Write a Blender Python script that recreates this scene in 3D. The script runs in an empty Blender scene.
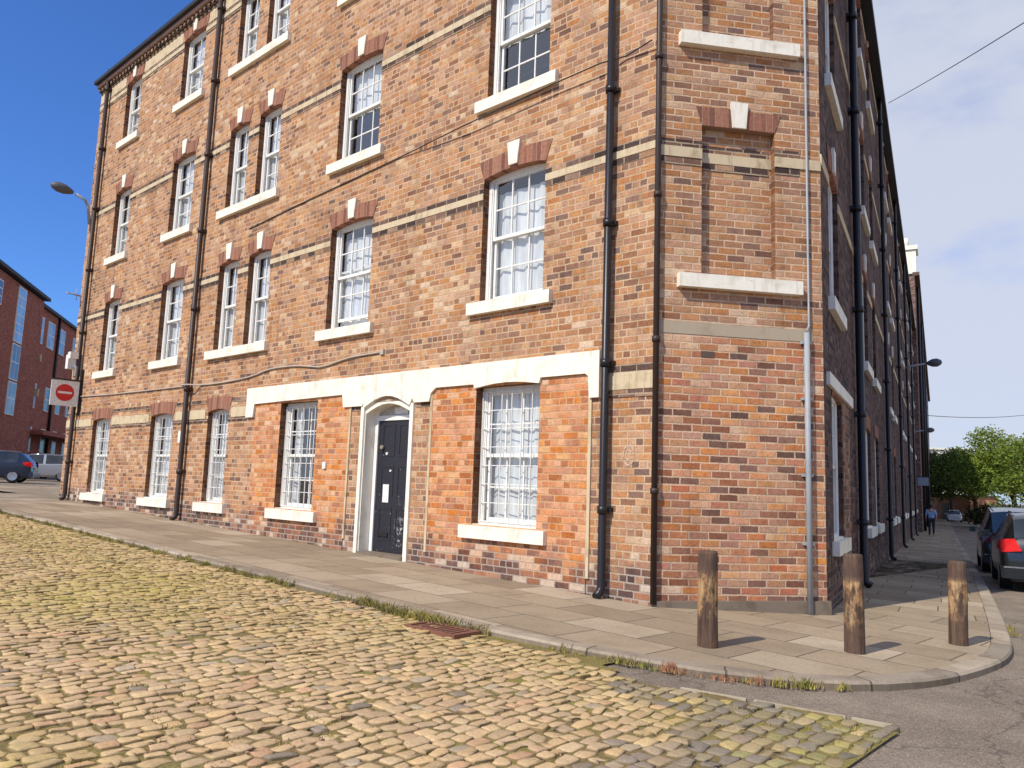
import bpy, math, random
from math import sin, cos, radians as R_, pi, sqrt, floor
from mathutils import Matrix, Vector
random.seed(7)
S = 1.15            # metres per layout unit
ZG = 1.25           # height shift so that the street lies near z = 0
sc = bpy.context.scene
col = sc.collection
def M3(x, y, z): return Vector((x*S, y*S, (z+ZG)*S))

# ------------------------------------------------------------------ tagging
WM = {}
def tag(o, label=None, cat=None, group=None, kind=None):
    if label: o['label'] = label
    if cat: o['category'] = cat
    if group: o['group'] = group
    if kind: o['kind'] = kind
    return o
def place(o, mat, parent=None):
    WM[o.name] = mat
    if parent is not None:
        o.parent = parent
        o.matrix_basis = WM[parent.name].inverted() @ mat
    else:
        o.matrix_basis = mat
    return o
def empty(name, mat, parent=None):
    o = bpy.data.objects.new(name, None); o.empty_display_size = .2
    col.objects.link(o); return place(o, mat, parent)
def copy_tree(o, mat, parent=None):
    c = o.copy(); col.objects.link(c)
    WM[c.name] = mat
    if parent is not None:
        c.parent = parent; c.matrix_basis = WM[parent.name].inverted() @ mat
    else:
        c.parent = None; c.matrix_basis = mat
    for ch in list(o.children):
        copy_tree(ch, mat @ ch.matrix_basis, c)
    return c

# ------------------------------------------------------------------ mesh builder (layout units, scaled on build)
class MB:
    def __init__(s): s.v=[]; s.f=[]; s.uv=[]; s.at={}; s.sm=[]
    def vert(s, p, **a):
        s.v.append(tuple(p))
        for k, val in a.items(): s.at.setdefault(k, {})[len(s.v)-1] = val
        return len(s.v)-1
    def face(s, pts, uvs=None, smooth=False, **a):
        idx = [s.vert(p) for p in pts]
        for k, vals in a.items():
            for i, val in zip(idx, vals): s.at.setdefault(k, {})[i] = val
        s.f.append(idx); s.uv.append(uvs or [(0,0)]*len(pts)); s.sm.append(smooth)
    def facei(s, idx, uvs=None, smooth=True):
        s.f.append(list(idx)); s.uv.append(uvs or [(0,0)]*len(idx)); s.sm.append(smooth)
    def box(s, x0,x1,y0,y1,z0,z1, chamfer=0):
        if x0>x1: x0,x1=x1,x0
        if y0>y1: y0,y1=y1,y0
        if z0>z1: z0,z1=z1,z0
        P=lambda x,y,z:(x,y,z)
        s.face([P(x0,y0,z0),P(x1,y0,z0),P(x1,y0,z1),P(x0,y0,z1)],[(x0,z0),(x1,z0),(x1,z1),(x0,z1)])
        s.face([P(x1,y1,z0),P(x0,y1,z0),P(x0,y1,z1),P(x1,y1,z1)],[(x1,z0),(x0,z0),(x0,z1),(x1,z1)])
        s.face([P(x0,y1,z0),P(x0,y0,z0),P(x0,y0,z1),P(x0,y1,z1)],[(y1,z0),(y0,z0),(y0,z1),(y1,z1)])
        s.face([P(x1,y0,z0),P(x1,y1,z0),P(x1,y1,z1),P(x1,y0,z1)],[(y0,z0),(y1,z0),(y1,z1),(y0,z1)])
        s.face([P(x0,y0,z1),P(x1,y0,z1),P(x1,y1,z1),P(x0,y1,z1)],[(x0,y0),(x1,y0),(x1,y1),(x0,y1)])
        s.face([P(x0,y1,z0),P(x1,y1,z0),P(x1,y0,z0),P(x0,y0,z0)],[(x0,y1),(x1,y1),(x1,y0),(x0,y0)])
    def tube(s, path, r, n=8, cap=True):
        path=[Vector(p) for p in path]
        rs = r if isinstance(r,(list,tuple)) else [r]*len(path)
        rings=[]; up0=None
        for i,p in enumerate(path):
            t=(path[min(i+1,len(path)-1)]-path[max(i-1,0)]).normalized()
            if up0 is None:
                up0 = Vector((0,0,1)) if abs(t.z)<.9 else Vector((1,0,0))
            a=t.cross(up0).normalized(); b=a.cross(t).normalized(); up0=b
            rings.append([s.vert(p+a*(rs[i]*cos(2*pi*k/n))+b*(rs[i]*sin(2*pi*k/n))) for k in range(n)])
        for i in range(len(rings)-1):
            for k in range(n):
                k2=(k+1)%n
                s.facei([rings[i][k],rings[i+1][k],rings[i+1][k2],rings[i][k2]])
        if cap:
            s.facei(rings[0],smooth=False); s.facei(rings[-1][::-1],smooth=False)
    def lathe(s, prof, n=20, c=(0,0,0)):
        rings=[[s.vert((c[0]+r*cos(2*pi*k/n),c[1]+r*sin(2*pi*k/n),c[2]+z)) for k in range(n)] for r,z in prof]
        for i in range(len(rings)-1):
            for k in range(n):
                k2=(k+1)%n
                s.facei([rings[i][k],rings[i][k2],rings[i+1][k2],rings[i+1][k]])
        s.facei(rings[-1],smooth=False)
    def prism(s, poly, y0, y1):
        # polygon in x,z (counter-clockwise seen from -y), extruded from y0 (front) to y1
        n=len(poly)
        s.face([(x,y0,z) for x,z in poly],[(x,z) for x,z in poly])
        for i in range(n):
            a=poly[i]; b=poly[(i+1)%n]
            s.face([(b[0],y0,b[1]),(a[0],y0,a[1]),(a[0],y1,a[1]),(b[0],y1,b[1])],[(b[0],b[1]),(a[0],a[1]),(a[0]+y1-y0,a[1]),(b[0]+y1-y0,b[1])])
    def build(s, name, mat, frame, parent=None, scale=S):
        me=bpy.data.meshes.new(name)
        me.from_pydata([(x*scale,y*scale,z*scale) for x,y,z in s.v],[],s.f)
        uvl=me.uv_layers.new(name='UVMap'); k=0
        flat=[]
        for u in s.uv:
            for a in u: flat += [a[0]*scale,a[1]*scale]
        uvl.data.foreach_set('uv',flat)
        for nm,d in s.at.items():
            iscol = isinstance(next(iter(d.values())),(tuple,list))
            at=me.attributes.new(nm,'FLOAT_COLOR' if iscol else 'FLOAT','POINT')
            if iscol:
                fl=[]
                for i in range(len(s.v)): fl += list(d.get(i,(0,0,0,1)))
                at.data.foreach_set('color',fl)
            else: at.data.foreach_set('value',[d.get(i,0.0) for i in range(len(s.v))])
        me.polygons.foreach_set('use_smooth',s.sm)
        if isinstance(mat,(list,tuple)):
            for m in mat: me.materials.append(m)
        else: me.materials.append(mat)
        me.update()
        o=bpy.data.objects.new(name,me); col.objects.link(o)
        return place(o,frame,parent)

# ------------------------------------------------------------------ node helpers
class NT:
    def __init__(s, name):
        s.m=bpy.data.materials.new(name); s.m.use_nodes=True
        s.t=s.m.node_tree; s.t.nodes.clear()
        s.out=s.t.nodes.new('ShaderNodeOutputMaterial')
    def n(s, typ, **kw):
        nd=s.t.nodes.new(typ)
        for k,v in kw.items(): setattr(nd,k,v)
        return nd
    def set(s, sock, v):
        if v is None: return
        if isinstance(v, bpy.types.NodeSocket): s.t.links.new(v, sock)
        else:
            if sock.type=='RGBA' and len(v)==3: v=(*v,1)
            sock.default_value=v
    def math(s, op, a, b=None, c=None, clamp=False):
        nd=s.n('ShaderNodeMath',operation=op,use_clamp=clamp)
        s.set(nd.inputs[0],a); s.set(nd.inputs[1],b); s.set(nd.inputs[2],c)
        return nd.outputs[0]
    def mix(s, f, a, b, mode='MIX'):
        nd=s.n('ShaderNodeMix',data_type='RGBA',blend_type=mode)
        s.set(nd.inputs[0],f); s.set(nd.inputs[6],a); s.set(nd.inputs[7],b)
        return nd.outputs[2]
    def noise(s, vec, scale, detail=4, rough=.55, out=0):
        nd=s.n('ShaderNodeTexNoise'); s.set(nd.inputs['Vector'],vec)
        nd.inputs['Scale'].default_value=scale; nd.inputs['Detail'].default_value=detail; nd.inputs['Roughness'].default_value=rough
        return nd.outputs[out]
    def ramp(s, f, stops, interp='LINEAR'):
        nd=s.n('ShaderNodeValToRGB'); cr=nd.color_ramp; cr.interpolation=interp
        while len(cr.elements)>len(stops): cr.elements.remove(cr.elements[-1])
        while len(cr.elements)<len(stops): cr.elements.new(.5)
        for e,(p,c) in zip(cr.elements,stops):
            e.position=p; e.color=(*c,1) if len(c)==3 else c
        s.set(nd.inputs[0],f); return nd.outputs[0]
    def sstep(s, x, a, b, o0=0., o1=1.):
        nd=s.n('ShaderNodeMapRange',interpolation_type='SMOOTHSTEP')
        s.set(nd.inputs[0],x); nd.inputs[1].default_value=a; nd.inputs[2].default_value=b
        nd.inputs[3].default_value=o0; nd.inputs[4].default_value=o1
        return nd.outputs[0]
    def comb(s, x, y, z=0.):
        nd=s.n('ShaderNodeCombineXYZ'); s.set(nd.inputs[0],x); s.set(nd.inputs[1],y); s.set(nd.inputs[2],z); return nd.outputs[0]
    def sep(s, v):
        nd=s.n('ShaderNodeSeparateXYZ'); s.set(nd.inputs[0],v); return nd.outputs
    def uv(s): return s.n('ShaderNodeUVMap',uv_map='UVMap').outputs[0]
    def obj(s): return s.n('ShaderNodeTexCoord').outputs['Object']
    def pos(s): return s.n('ShaderNodeNewGeometry').outputs['Position']
    def attr(s, nm, out='Fac'): return s.n('ShaderNodeAttribute',attribute_name=nm).outputs[out]
    def bump(s, h, strength=.5, dist=.01):
        nd=s.n('ShaderNodeBump'); s.set(nd.inputs['Height'],h); nd.inputs['Strength'].default_value=strength; nd.inputs['Distance'].default_value=dist
        return nd.outputs[0]
    def bsdf(s, color, rough=.8, spec=.3, metal=0., normal=None, **kw):
        nd=s.n('ShaderNodeBsdfPrincipled')
        s.set(nd.inputs['Base Color'],color); s.set(nd.inputs['Roughness'],rough); s.set(nd.inputs['Metallic'],metal)
        s.set(nd.inputs['Specular IOR Level'],spec)
        if normal is not None: s.set(nd.inputs['Normal'],normal)
        for k,v in kw.items(): s.set(nd.inputs[k.replace('_',' ')],v)
        s.t.links.new(nd.outputs[0],s.out.inputs[0]); return nd
def lin(r,g,b):
    f=lambda c:(c/255/12.92 if c/255<=.04045 else ((c/255+.055)/1.055)**2.4)
    return (f(r),f(g),f(b))

# ------------------------------------------------------------------ materials
def brick(name, stops, mortar, bl=.235, bh=.089, mw=(.0055,.0125), soot=1.0, seed=0., stain=.5, header=True, gain=1.0, vmix=.28, pale=.0, streaks=True, stops2=None, split=2., sat=1.):
    t=NT(name); uv=t.uv()
    wob=t.noise(uv,9,2); wv=t.n('ShaderNodeVectorMath',operation='SCALE'); t.set(wv.inputs[0],t.noise(uv,9,2,out=1)); wv.inputs['Scale'].default_value=.012
    add=t.n('ShaderNodeVectorMath',operation='ADD'); t.set(add.inputs[0],uv); t.set(add.inputs[1],wv.outputs[0])
    u,v,_=t.sep(add.outputs[0])
    rv=t.math('DIVIDE',v,bh); row=t.math('FLOOR',rv); fv=t.math('FRACT',rv)
    wn=t.n('ShaderNodeTexWhiteNoise',noise_dimensions='1D'); t.set(wn.inputs['W'],t.math('ADD',row,seed))
    if header:
        hd=t.math('COMPARE',t.math('MODULO',t.math('ADD',row,3999.),3.),0.,.1)
        w=t.math('SUBTRACT',bl,t.math('MULTIPLY',hd,bl*.5))
    else: w=bl
    off=t.math('ADD',t.math('MULTIPLY',t.math('MODULO',t.math('ADD',row,4000.),2.),.5),t.math('MULTIPLY',wn.outputs[0],.22))
    cu=t.math('ADD',t.math('DIVIDE',u,w),off); ci=t.math('FLOOR',cu); fu=t.math('FRACT',cu)
    w2=t.n('ShaderNodeTexWhiteNoise',noise_dimensions='3D'); t.set(w2.inputs['Vector'],t.comb(ci,row,seed+.5))
    rnd=w2.outputs[0]; rc=t.sep(w2.outputs[1])
    big=t.noise(uv,.55,3); mid=t.noise(uv,2.6,4); fine=t.noise(uv,42,4,.75); fin2=t.noise(uv,15,3,.6)
    idx=t.math('ADD',rnd,t.math('MULTIPLY',t.math('SUBTRACT',big,.5),.75),clamp=True)
    c=t.ramp(idx,stops)
    if stops2: c=t.mix(t.sstep(t.math('ADD',v,t.math('MULTIPLY',t.math('SUBTRACT',mid,.5),1.2)),split-.25,split+.25),c,t.ramp(idx,stops2))
    hsv=t.n('ShaderNodeHueSaturation'); t.set(hsv.inputs['Color'],c)
    t.set(hsv.inputs['Value'],t.math('ADD',1-vmix/2,t.math('MULTIPLY',rc[0],vmix))); t.set(hsv.inputs['Saturation'],t.math('MULTIPLY',sat,t.math('ADD',.82,t.math('MULTIPLY',rc[1],.26))))
    c=hsv.outputs[0]
    f1=t.ramp(t.math('ADD',t.math('MULTIPLY',fine,.6),t.math('MULTIPLY',fin2,.4)),[(.3,(.50,.49,.48)),(.5,(.98,.98,.98)),(.72,(1.32,1.32,1.30))]); c=t.mix(1.,c,f1,'MULTIPLY')
    edge=t.math('MINIMUM',t.math('MULTIPLY',t.math('MINIMUM',fu,t.math('SUBTRACT',1.,fu)),w),t.math('MULTIPLY',t.math('MINIMUM',fv,t.math('SUBTRACT',1.,fv)),bh))
    edge=t.math('ADD',edge,t.math('MULTIPLY',t.math('SUBTRACT',t.noise(uv,34,3),.5),.014))
    mk=t.sstep(edge,mw[0],mw[1])
    mc=t.mix(t.sstep(mid,.42,.72),mortar,tuple(x*.62 for x in mortar)); mc=t.mix(1.,mc,t.ramp(fine,[(.3,(.8,.8,.8)),(.7,(1.12,1.12,1.12))]),'MULTIPLY')
    c=t.mix(mk,mc,c)
    # reveals darkened to paint in their shade; then weathering
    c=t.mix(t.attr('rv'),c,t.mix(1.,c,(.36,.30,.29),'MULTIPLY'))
    st=t.sstep(t.noise(uv,.9,5,.65),.46,.72); c=t.mix(t.math('MULTIPLY',st,stain),c,t.mix(1.,c,(.42,.36,.34),'MULTIPLY'))
    if pale>0: c=t.mix(t.math('MULTIPLY',t.sstep(t.noise(uv,1.7,5,.7),.56,.72),pale),c,(.62,.52,.42))
    if streaks:
        sx,sy,_=t.sep(uv); sn=t.noise(t.comb(t.math('MULTIPLY',sx,3.2),t.math('MULTIPLY',sy,.22)),1.0,4,.6)
        c=t.mix(t.math('MULTIPLY',t.sstep(sn,.54,.74),.5),c,t.mix(1.,c,(.5,.46,.45),'MULTIPLY'))
    hg=t.attr('hg')
    nz=t.math('MULTIPLY',t.math('SUBTRACT',t.noise(uv,2.2,4),.5),1.3)
    sm=t.math('MULTIPLY',t.sstep(t.math('ADD',hg,nz),.62,.1),soot)
    dk=t.ramp(rnd,[(0,(.06,.045,.045)),(.3,(.10,.07,.065)),(.5,(.19,.10,.075)),(.72,(.32,.14,.085)),(.86,(.36,.20,.13)),(.9,(.52,.43,.34)),(1,(.50,.40,.31))])
    dk=t.mix(1.,dk,f1,'MULTIPLY')
    dk=t.mix(mk,(.34,.29,.25),dk); c=t.mix(t.math('MULTIPLY',sm,.78),c,dk)
    if gain!=1: c=t.mix(1.,c,(gain,gain,gain),'MULTIPLY')
    h=t.math('ADD',mk,t.math('MULTIPLY',fine,.5))
    t.bsdf(c,.9,.15,normal=t.bump(h,.55,.008)); return t.m
UP=[(0,(.22,.12,.085)),(.09,(.31,.15,.088)),(.22,(.39,.185,.095)),(.42,(.45,.22,.105)),(.62,(.49,.26,.13)),(.8,(.45,.205,.095)),(.93,(.52,.315,.17)),(1,(.56,.38,.23))]
m_brick=brick('weathered_buff_brick',UP,(.60,.42,.265),soot=1.1,stain=.42,vmix=.22,bl=.225,pale=.06)
LOW=[(0,(.17,.095,.07)),(.12,(.27,.125,.08)),(.3,(.41,.16,.08)),(.48,(.52,.215,.095)),(.66,(.50,.27,.14)),(.82,(.46,.16,.095)),(.92,(.60,.25,.08)),(1,(.58,.38,.23))]
m_brickC=brick('corner_orange_brick',LOW,(.66,.455,.30),soot=.4,seed=31.,stain=.32,vmix=.22,header=False,bl=.24,stops2=UP,split=1.9)
ORG=[(0,(.42,.15,.065)),(.25,(.53,.19,.07)),(.55,(.59,.225,.08)),(.8,(.62,.27,.105)),(1,(.60,.34,.17))]
m_panel=brick('orange_infill_brick',ORG,(.62,.36,.19),soot=1.1,seed=77.,stain=.18,vmix=.2,pale=.2)
m_darkcourse=brick('dark_header_brick',[(0,(.07,.045,.038)),(.5,(.12,.07,.055)),(.8,(.2,.11,.075)),(1,(.40,.23,.13))],(.42,.32,.22),soot=0,seed=55.,stain=.2,header=False)
m_brickB=brick('shade_toned_brick',[(0,(.05,.03,.028)),(.3,(.095,.052,.043)),(.6,(.13,.07,.056)),(.85,(.155,.088,.07)),(1,(.19,.12,.092))],(.14,.108,.096),soot=.5,seed=13.,stain=.6)  # warehouse brick with the long side's shade darkened into its colours
m_panelB=brick('shade_toned_orange_brick',[(0,(.16,.07,.04)),(.5,(.28,.11,.05)),(1,(.32,.16,.08))],(.24,.16,.11),soot=.5,seed=19.)  # orange panel brick, shade of the long side put into the colour
m_dist=brick('dark_red_brick',[(0,(.31,.095,.07)),(.5,(.36,.115,.08)),(1,(.40,.14,.095))],(.31,.13,.10),soot=0,seed=5.,stain=.3)
m_far=brick('far_brown_brick',[(0,(.10,.06,.05)),(.5,(.2,.1,.075)),(1,(.3,.17,.12))],(.22,.17,.14),soot=0,seed=9.)
m_orangewall=brick('orange_far_brick',ORG,(.5,.3,.2),soot=0,seed=3.)
def soldier(name):
    t=NT(name); u,v,_=t.sep(t.uv()); cu=t.math('DIVIDE',u,.085); fu=t.math('FRACT',cu)
    w=t.n('ShaderNodeTexWhiteNoise',noise_dimensions='1D'); t.set(w.inputs['W'],t.math('FLOOR',cu))
    c=t.ramp(w.outputs[0],[(0,(.20,.085,.06)),(.5,(.30,.125,.08)),(1,(.40,.19,.12))])
    mk=t.sstep(t.math('MINIMUM',fu,t.math('SUBTRACT',1.,fu)),.04,.1)
    c=t.mix(mk,(.34,.22,.16),c); c=t.mix(1.,c,t.ramp(t.noise(t.uv(),25,3),[(.3,(.75,.75,.75)),(.7,(1.1,1.1,1.1))]),'MULTIPLY')
    t.bsdf(c,.9,.15,normal=t.bump(mk,.5,.006)); return t.m
m_soldier=soldier('rubbed_red_brick')
def painted(name, c, dirt=.5, rough=.55, sc_=1.0, bump=.15, drips=0.):
    t=NT(name); p=t.obj(); n=t.noise(p,3.5*sc_,5,.65); f=t.noise(p,30*sc_,4,.7)
    d=tuple(x*.62*k for x,k in zip(c,(1,.93,.8)))
    cc=t.mix(t.math('MULTIPLY',t.sstep(n,.48,.72),dirt),c,d); cc=t.mix(t.math('MULTIPLY',t.sstep(f,.62,.75),dirt*.6),cc,tuple(x*.5 for x in d))
    h=f
    if drips:
        x,y,z=t.sep(p); st=t.noise(t.comb(t.math('MULTIPLY',x,16.),t.math('MULTIPLY',y,16.),t.math('MULTIPLY',z,1.6)),1.,4,.65)
        cc=t.mix(t.math('MULTIPLY',t.sstep(st,.50,.70),drips),cc,t.mix(1.,cc,(.50,.42,.33),'MULTIPLY'))
        ch=t.sstep(t.noise(p,11,6,.75),.635,.66); cc=t.mix(t.math('MULTIPLY',ch,drips*1.3),cc,(.30,.22,.15)); h=t.math('SUBTRACT',f,ch)
        jn=t.math('FRACT',t.math('DIVIDE',x,.93)); 
    t.bsdf(cc,rough,.35,normal=t.bump(h,bump,.005)); return t.m
m_cream=painted('cream_painted_stone',(.86,.80,.67),.5,bump=.25,drips=.32)
m_bandstone=painted('pale_band_brick',(.60,.48,.31),.8,.85,bump=.4,drips=.5)
m_banddark=painted('dark_band_brick',(.11,.075,.06),.6,.85)
m_white=painted('white_window_paint',(.80,.78,.73),.4,.5,drips=.18)
m_cement=painted('cement_render',(.42,.34,.24),.5,.9)
m_plinth=painted('plinth_stone',(.20,.155,.115),.9,.9)
m_black=painted('black_gloss_paint',(.018,.016,.018),.3,.35)
m_brownpipe=painted('brown_pipe_paint',(.045,.028,.022),.5,.5)
m_gutter=painted('black_gutter',(.02,.02,.024),.3,.5)
m_fascia=painted('pink_fascia',(.42,.27,.22),.5,.7)
m_slate=painted('slate',(.045,.05,.06),.5,.7)
m_grey=painted('grey_steel_paint',(.33,.35,.37),.5,.5)
m_cable=painted('pale_cable',(.46,.39,.32),.5,.6)
m_wire=painted('dark_wire',(.05,.04,.035),.3,.7)
m_doorp=None
def curtain_mat():
    t=NT('net_curtain'); u,v,_=t.sep(t.uv()); w=t.noise(t.comb(t.math('MULTIPLY',u,16.),t.math('MULTIPLY',v,1.2)),1.,3)
    c=t.mix(t.sstep(w,.3,.7),(.58,.58,.57),(.80,.80,.78)); t.bsdf(c,.9,.1,normal=t.bump(w,.5,.02)); return t.m
m_curtain=curtain_mat()
def simple(name,c,rough=.6,spec=.4,metal=0.,**kw):
    t=NT(name); p=t.obj(); f=t.noise(p,18,3); cc=t.mix(t.sstep(f,.35,.7),c,tuple(x*.8 for x in c)); t.bsdf(cc,rough,spec,metal,**kw); return t.m
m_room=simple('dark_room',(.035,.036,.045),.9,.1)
def glass_mat(name, refl=.15, tint=(.94,.96,.97)):
    t=NT(name)
    g=t.n('ShaderNodeBsdfGlossy'); g.inputs['Roughness'].default_value=.03
    nb=t.bump(t.noise(t.obj(),2.2,2),.10,.05); t.set(g.inputs['Normal'],nb); t.set(g.inputs['Color'],(.95,.97,1.,1))
    tr=t.n('ShaderNodeBsdfTransparent'); t.set(tr.inputs[0],(*tint,1))
    lw=t.n('ShaderNodeLayerWeight'); lw.inputs[0].default_value=.5
    mx=t.n('ShaderNodeMixShader'); t.set(mx.inputs[0],t.math('ADD',t.math('MULTIPLY',t.math('POWER',lw.outputs['Facing'],3.),.8),refl,clamp=True)); t.t.links.new(tr.outputs[0],mx.inputs[1]); t.t.links.new(g.outputs[0],mx.inputs[2])
    t.t.links.new(mx.outputs[0],t.out.inputs[0]); return t.m
m_glass=glass_mat('window_glass')
m_bglass=glass_mat('blue_glass',.3,(.5,.65,.8))
def door_mat():
    t=NT('black_door_paint'); p=t.obj(); x,y,z=t.sep(p)
    n=t.noise(p,7,5,.75); mask=t.math('MULTIPLY',t.sstep(n,.55,.59),t.math('MULTIPLY',t.sstep(z,.95,.2),t.sstep(x,.45,.78)))
    c=t.mix(mask,(.022,.022,.03),(.62,.6,.56)); c=t.mix(t.math('MULTIPLY',t.sstep(t.noise(p,14,4,.7),.66,.7),t.sstep(z,1.95,1.2)),c,(.4,.39,.37))
    t.bsdf(c,.4,.4,normal=t.bump(t.noise(p,30,3),.1,.003)); return t.m
m_door=door_mat()
m_paper=simple('white_paper',(.82,.81,.78),.8)

# ------------------------------------------------------------------ plan
hA=R_(-47.59); hC=R_(80.87); hB=R_(28.45)
dA=Vector((sin(hA),cos(hA))); dC=Vector((sin(hC),cos(hC))); dB=Vector((sin(hB),cos(hB)))
C1=Vector((1.460,8.0)); LC=1.877; C2=C1+dC*LC
nA=Vector((-dA.y,dA.x)); nA = nA if nA.dot(-C1)>0 else -nA
nB=Vector((dB.y,-dB.x))
def frame(o, d):
    a=math.atan2(d.y,d.x)
    return Matrix.Translation(M3(o.x,o.y,0)) @ Matrix.Rotation(a,4,'Z')
FA=frame(C1,-dA); FC=frame(C1,dC); FB=frame(C2,dB)
def at(F,x,y,z): return F @ Matrix.Translation((x*S,y*S,z*S))
def Xf(x):
    if x<-10: return -10+max(x+10,-60)*.33
    if x>20: return 20+min(x-20,140)*.55
    return x
def zp(x,y): return -1.101-.0349*Xf(x)+.003*min(max(y,-20),60)
def sq(s,q): return C1+dA*s+nA*q
def tw(t,w): return C2+dB*t+nB*w
def zroad(x,y):
    P=Vector((x,y))-C1; q=P.dot(nA); s=P.dot(dA)
    k=min(max(0,q-2.4),8)*.03
    w=(Vector((x,y))-C2).dot(nB)
    return zp(x,y)-.048-k*min(1,max(0,(3.5-w)/2)) 
def gA(x): p=sq(-x,0); return zp(p.x,p.y)
def gC(x): p=C1+dC*x; return zp(p.x,p.y)
def gB(x): p=tw(x,0); return zp(p.x,p.y)

# ------------------------------------------------------------------ wall with openings
def wall(mb, x0,x1,z1,gfun,holes,y=0.,front_only=False,zbase=None):
    xs={x0,x1}; zs={z1}
    for h in holes: xs|={h[0],h[1]}; zs|={h[2],h[3]}
    st=x0
    while st<x1: xs.add(round(st,4)); st+=1.2
    xs=sorted(x for x in xs if x0<=x<=x1)
    for a in (-.3,.0,.3,.6): zs.add(round(a,3))
    lo=[-99,-98,-97]
    zs=[z for z in sorted(zs) if z>-.95 and z<=z1]
    def zz(k,x):
        g=gfun(x) if zbase is None else zbase
        if k==-99: return g-.25 if zbase is None else g
        if k==-98: return g if zbase is None else g
        return k
    levels=[-99]+([-98] if zbase is None else [])+[z for z in zs if zbase is None or z>zbase]
    for i in range(len(xs)-1):
        a,b=xs[i],xs[i+1]; xm=(a+b)/2
        for j in range(len(levels)-1):
            k0,k1=levels[j],levels[j+1]
            zm=(zz(k0,xm)+zz(k1,xm))/2
            if any(h[0]<xm<h[1] and h[2]<zm<h[3] for h in holes): continue
            P=[(a,y,zz(k0,a)),(b,y,zz(k0,b)),(b,y,zz(k1,b)),(a,y,zz(k1,a))]
            mb.face(P,[(p[0],p[2]) for p in P],hg=[(p[2]-gfun(p[0]))*S for p in P])
    if front_only: return
    for h in holes:
        a,b,c,d,dep=h[:5]
        hgs=lambda P:[(p[2]-gfun(p[0]))*S for p in P]
        P=[(a,y,c),(a,y,d),(a,y+dep,d),(a,y+dep,c)]; mb.face(P,[(p[0]+p[1],p[2]) for p in P],hg=hgs(P),rv=[1.]*4)  # weight of the painted reveal shade, full at left and top
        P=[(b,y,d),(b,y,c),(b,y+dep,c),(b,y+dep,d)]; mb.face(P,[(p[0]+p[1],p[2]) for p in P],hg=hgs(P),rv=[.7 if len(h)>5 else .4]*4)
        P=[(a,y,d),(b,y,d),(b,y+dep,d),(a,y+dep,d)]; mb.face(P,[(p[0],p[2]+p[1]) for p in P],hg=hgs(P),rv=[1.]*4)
        P=[(b,y,c),(a,y,c),(a,y+dep,c),(b,y+dep,c)]; mb.face(P,[(p[0],p[2]+p[1]) for p in P],hg=hgs(P))
        if len(h)>5 and h[5]=='blind':
            P=[(a,y+dep,c),(b,y+dep,c),(b,y+dep,d),(a,y+dep,d)]; mb.face(P,[(p[0],p[2]) for p in P],hg=hgs(P))

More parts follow.
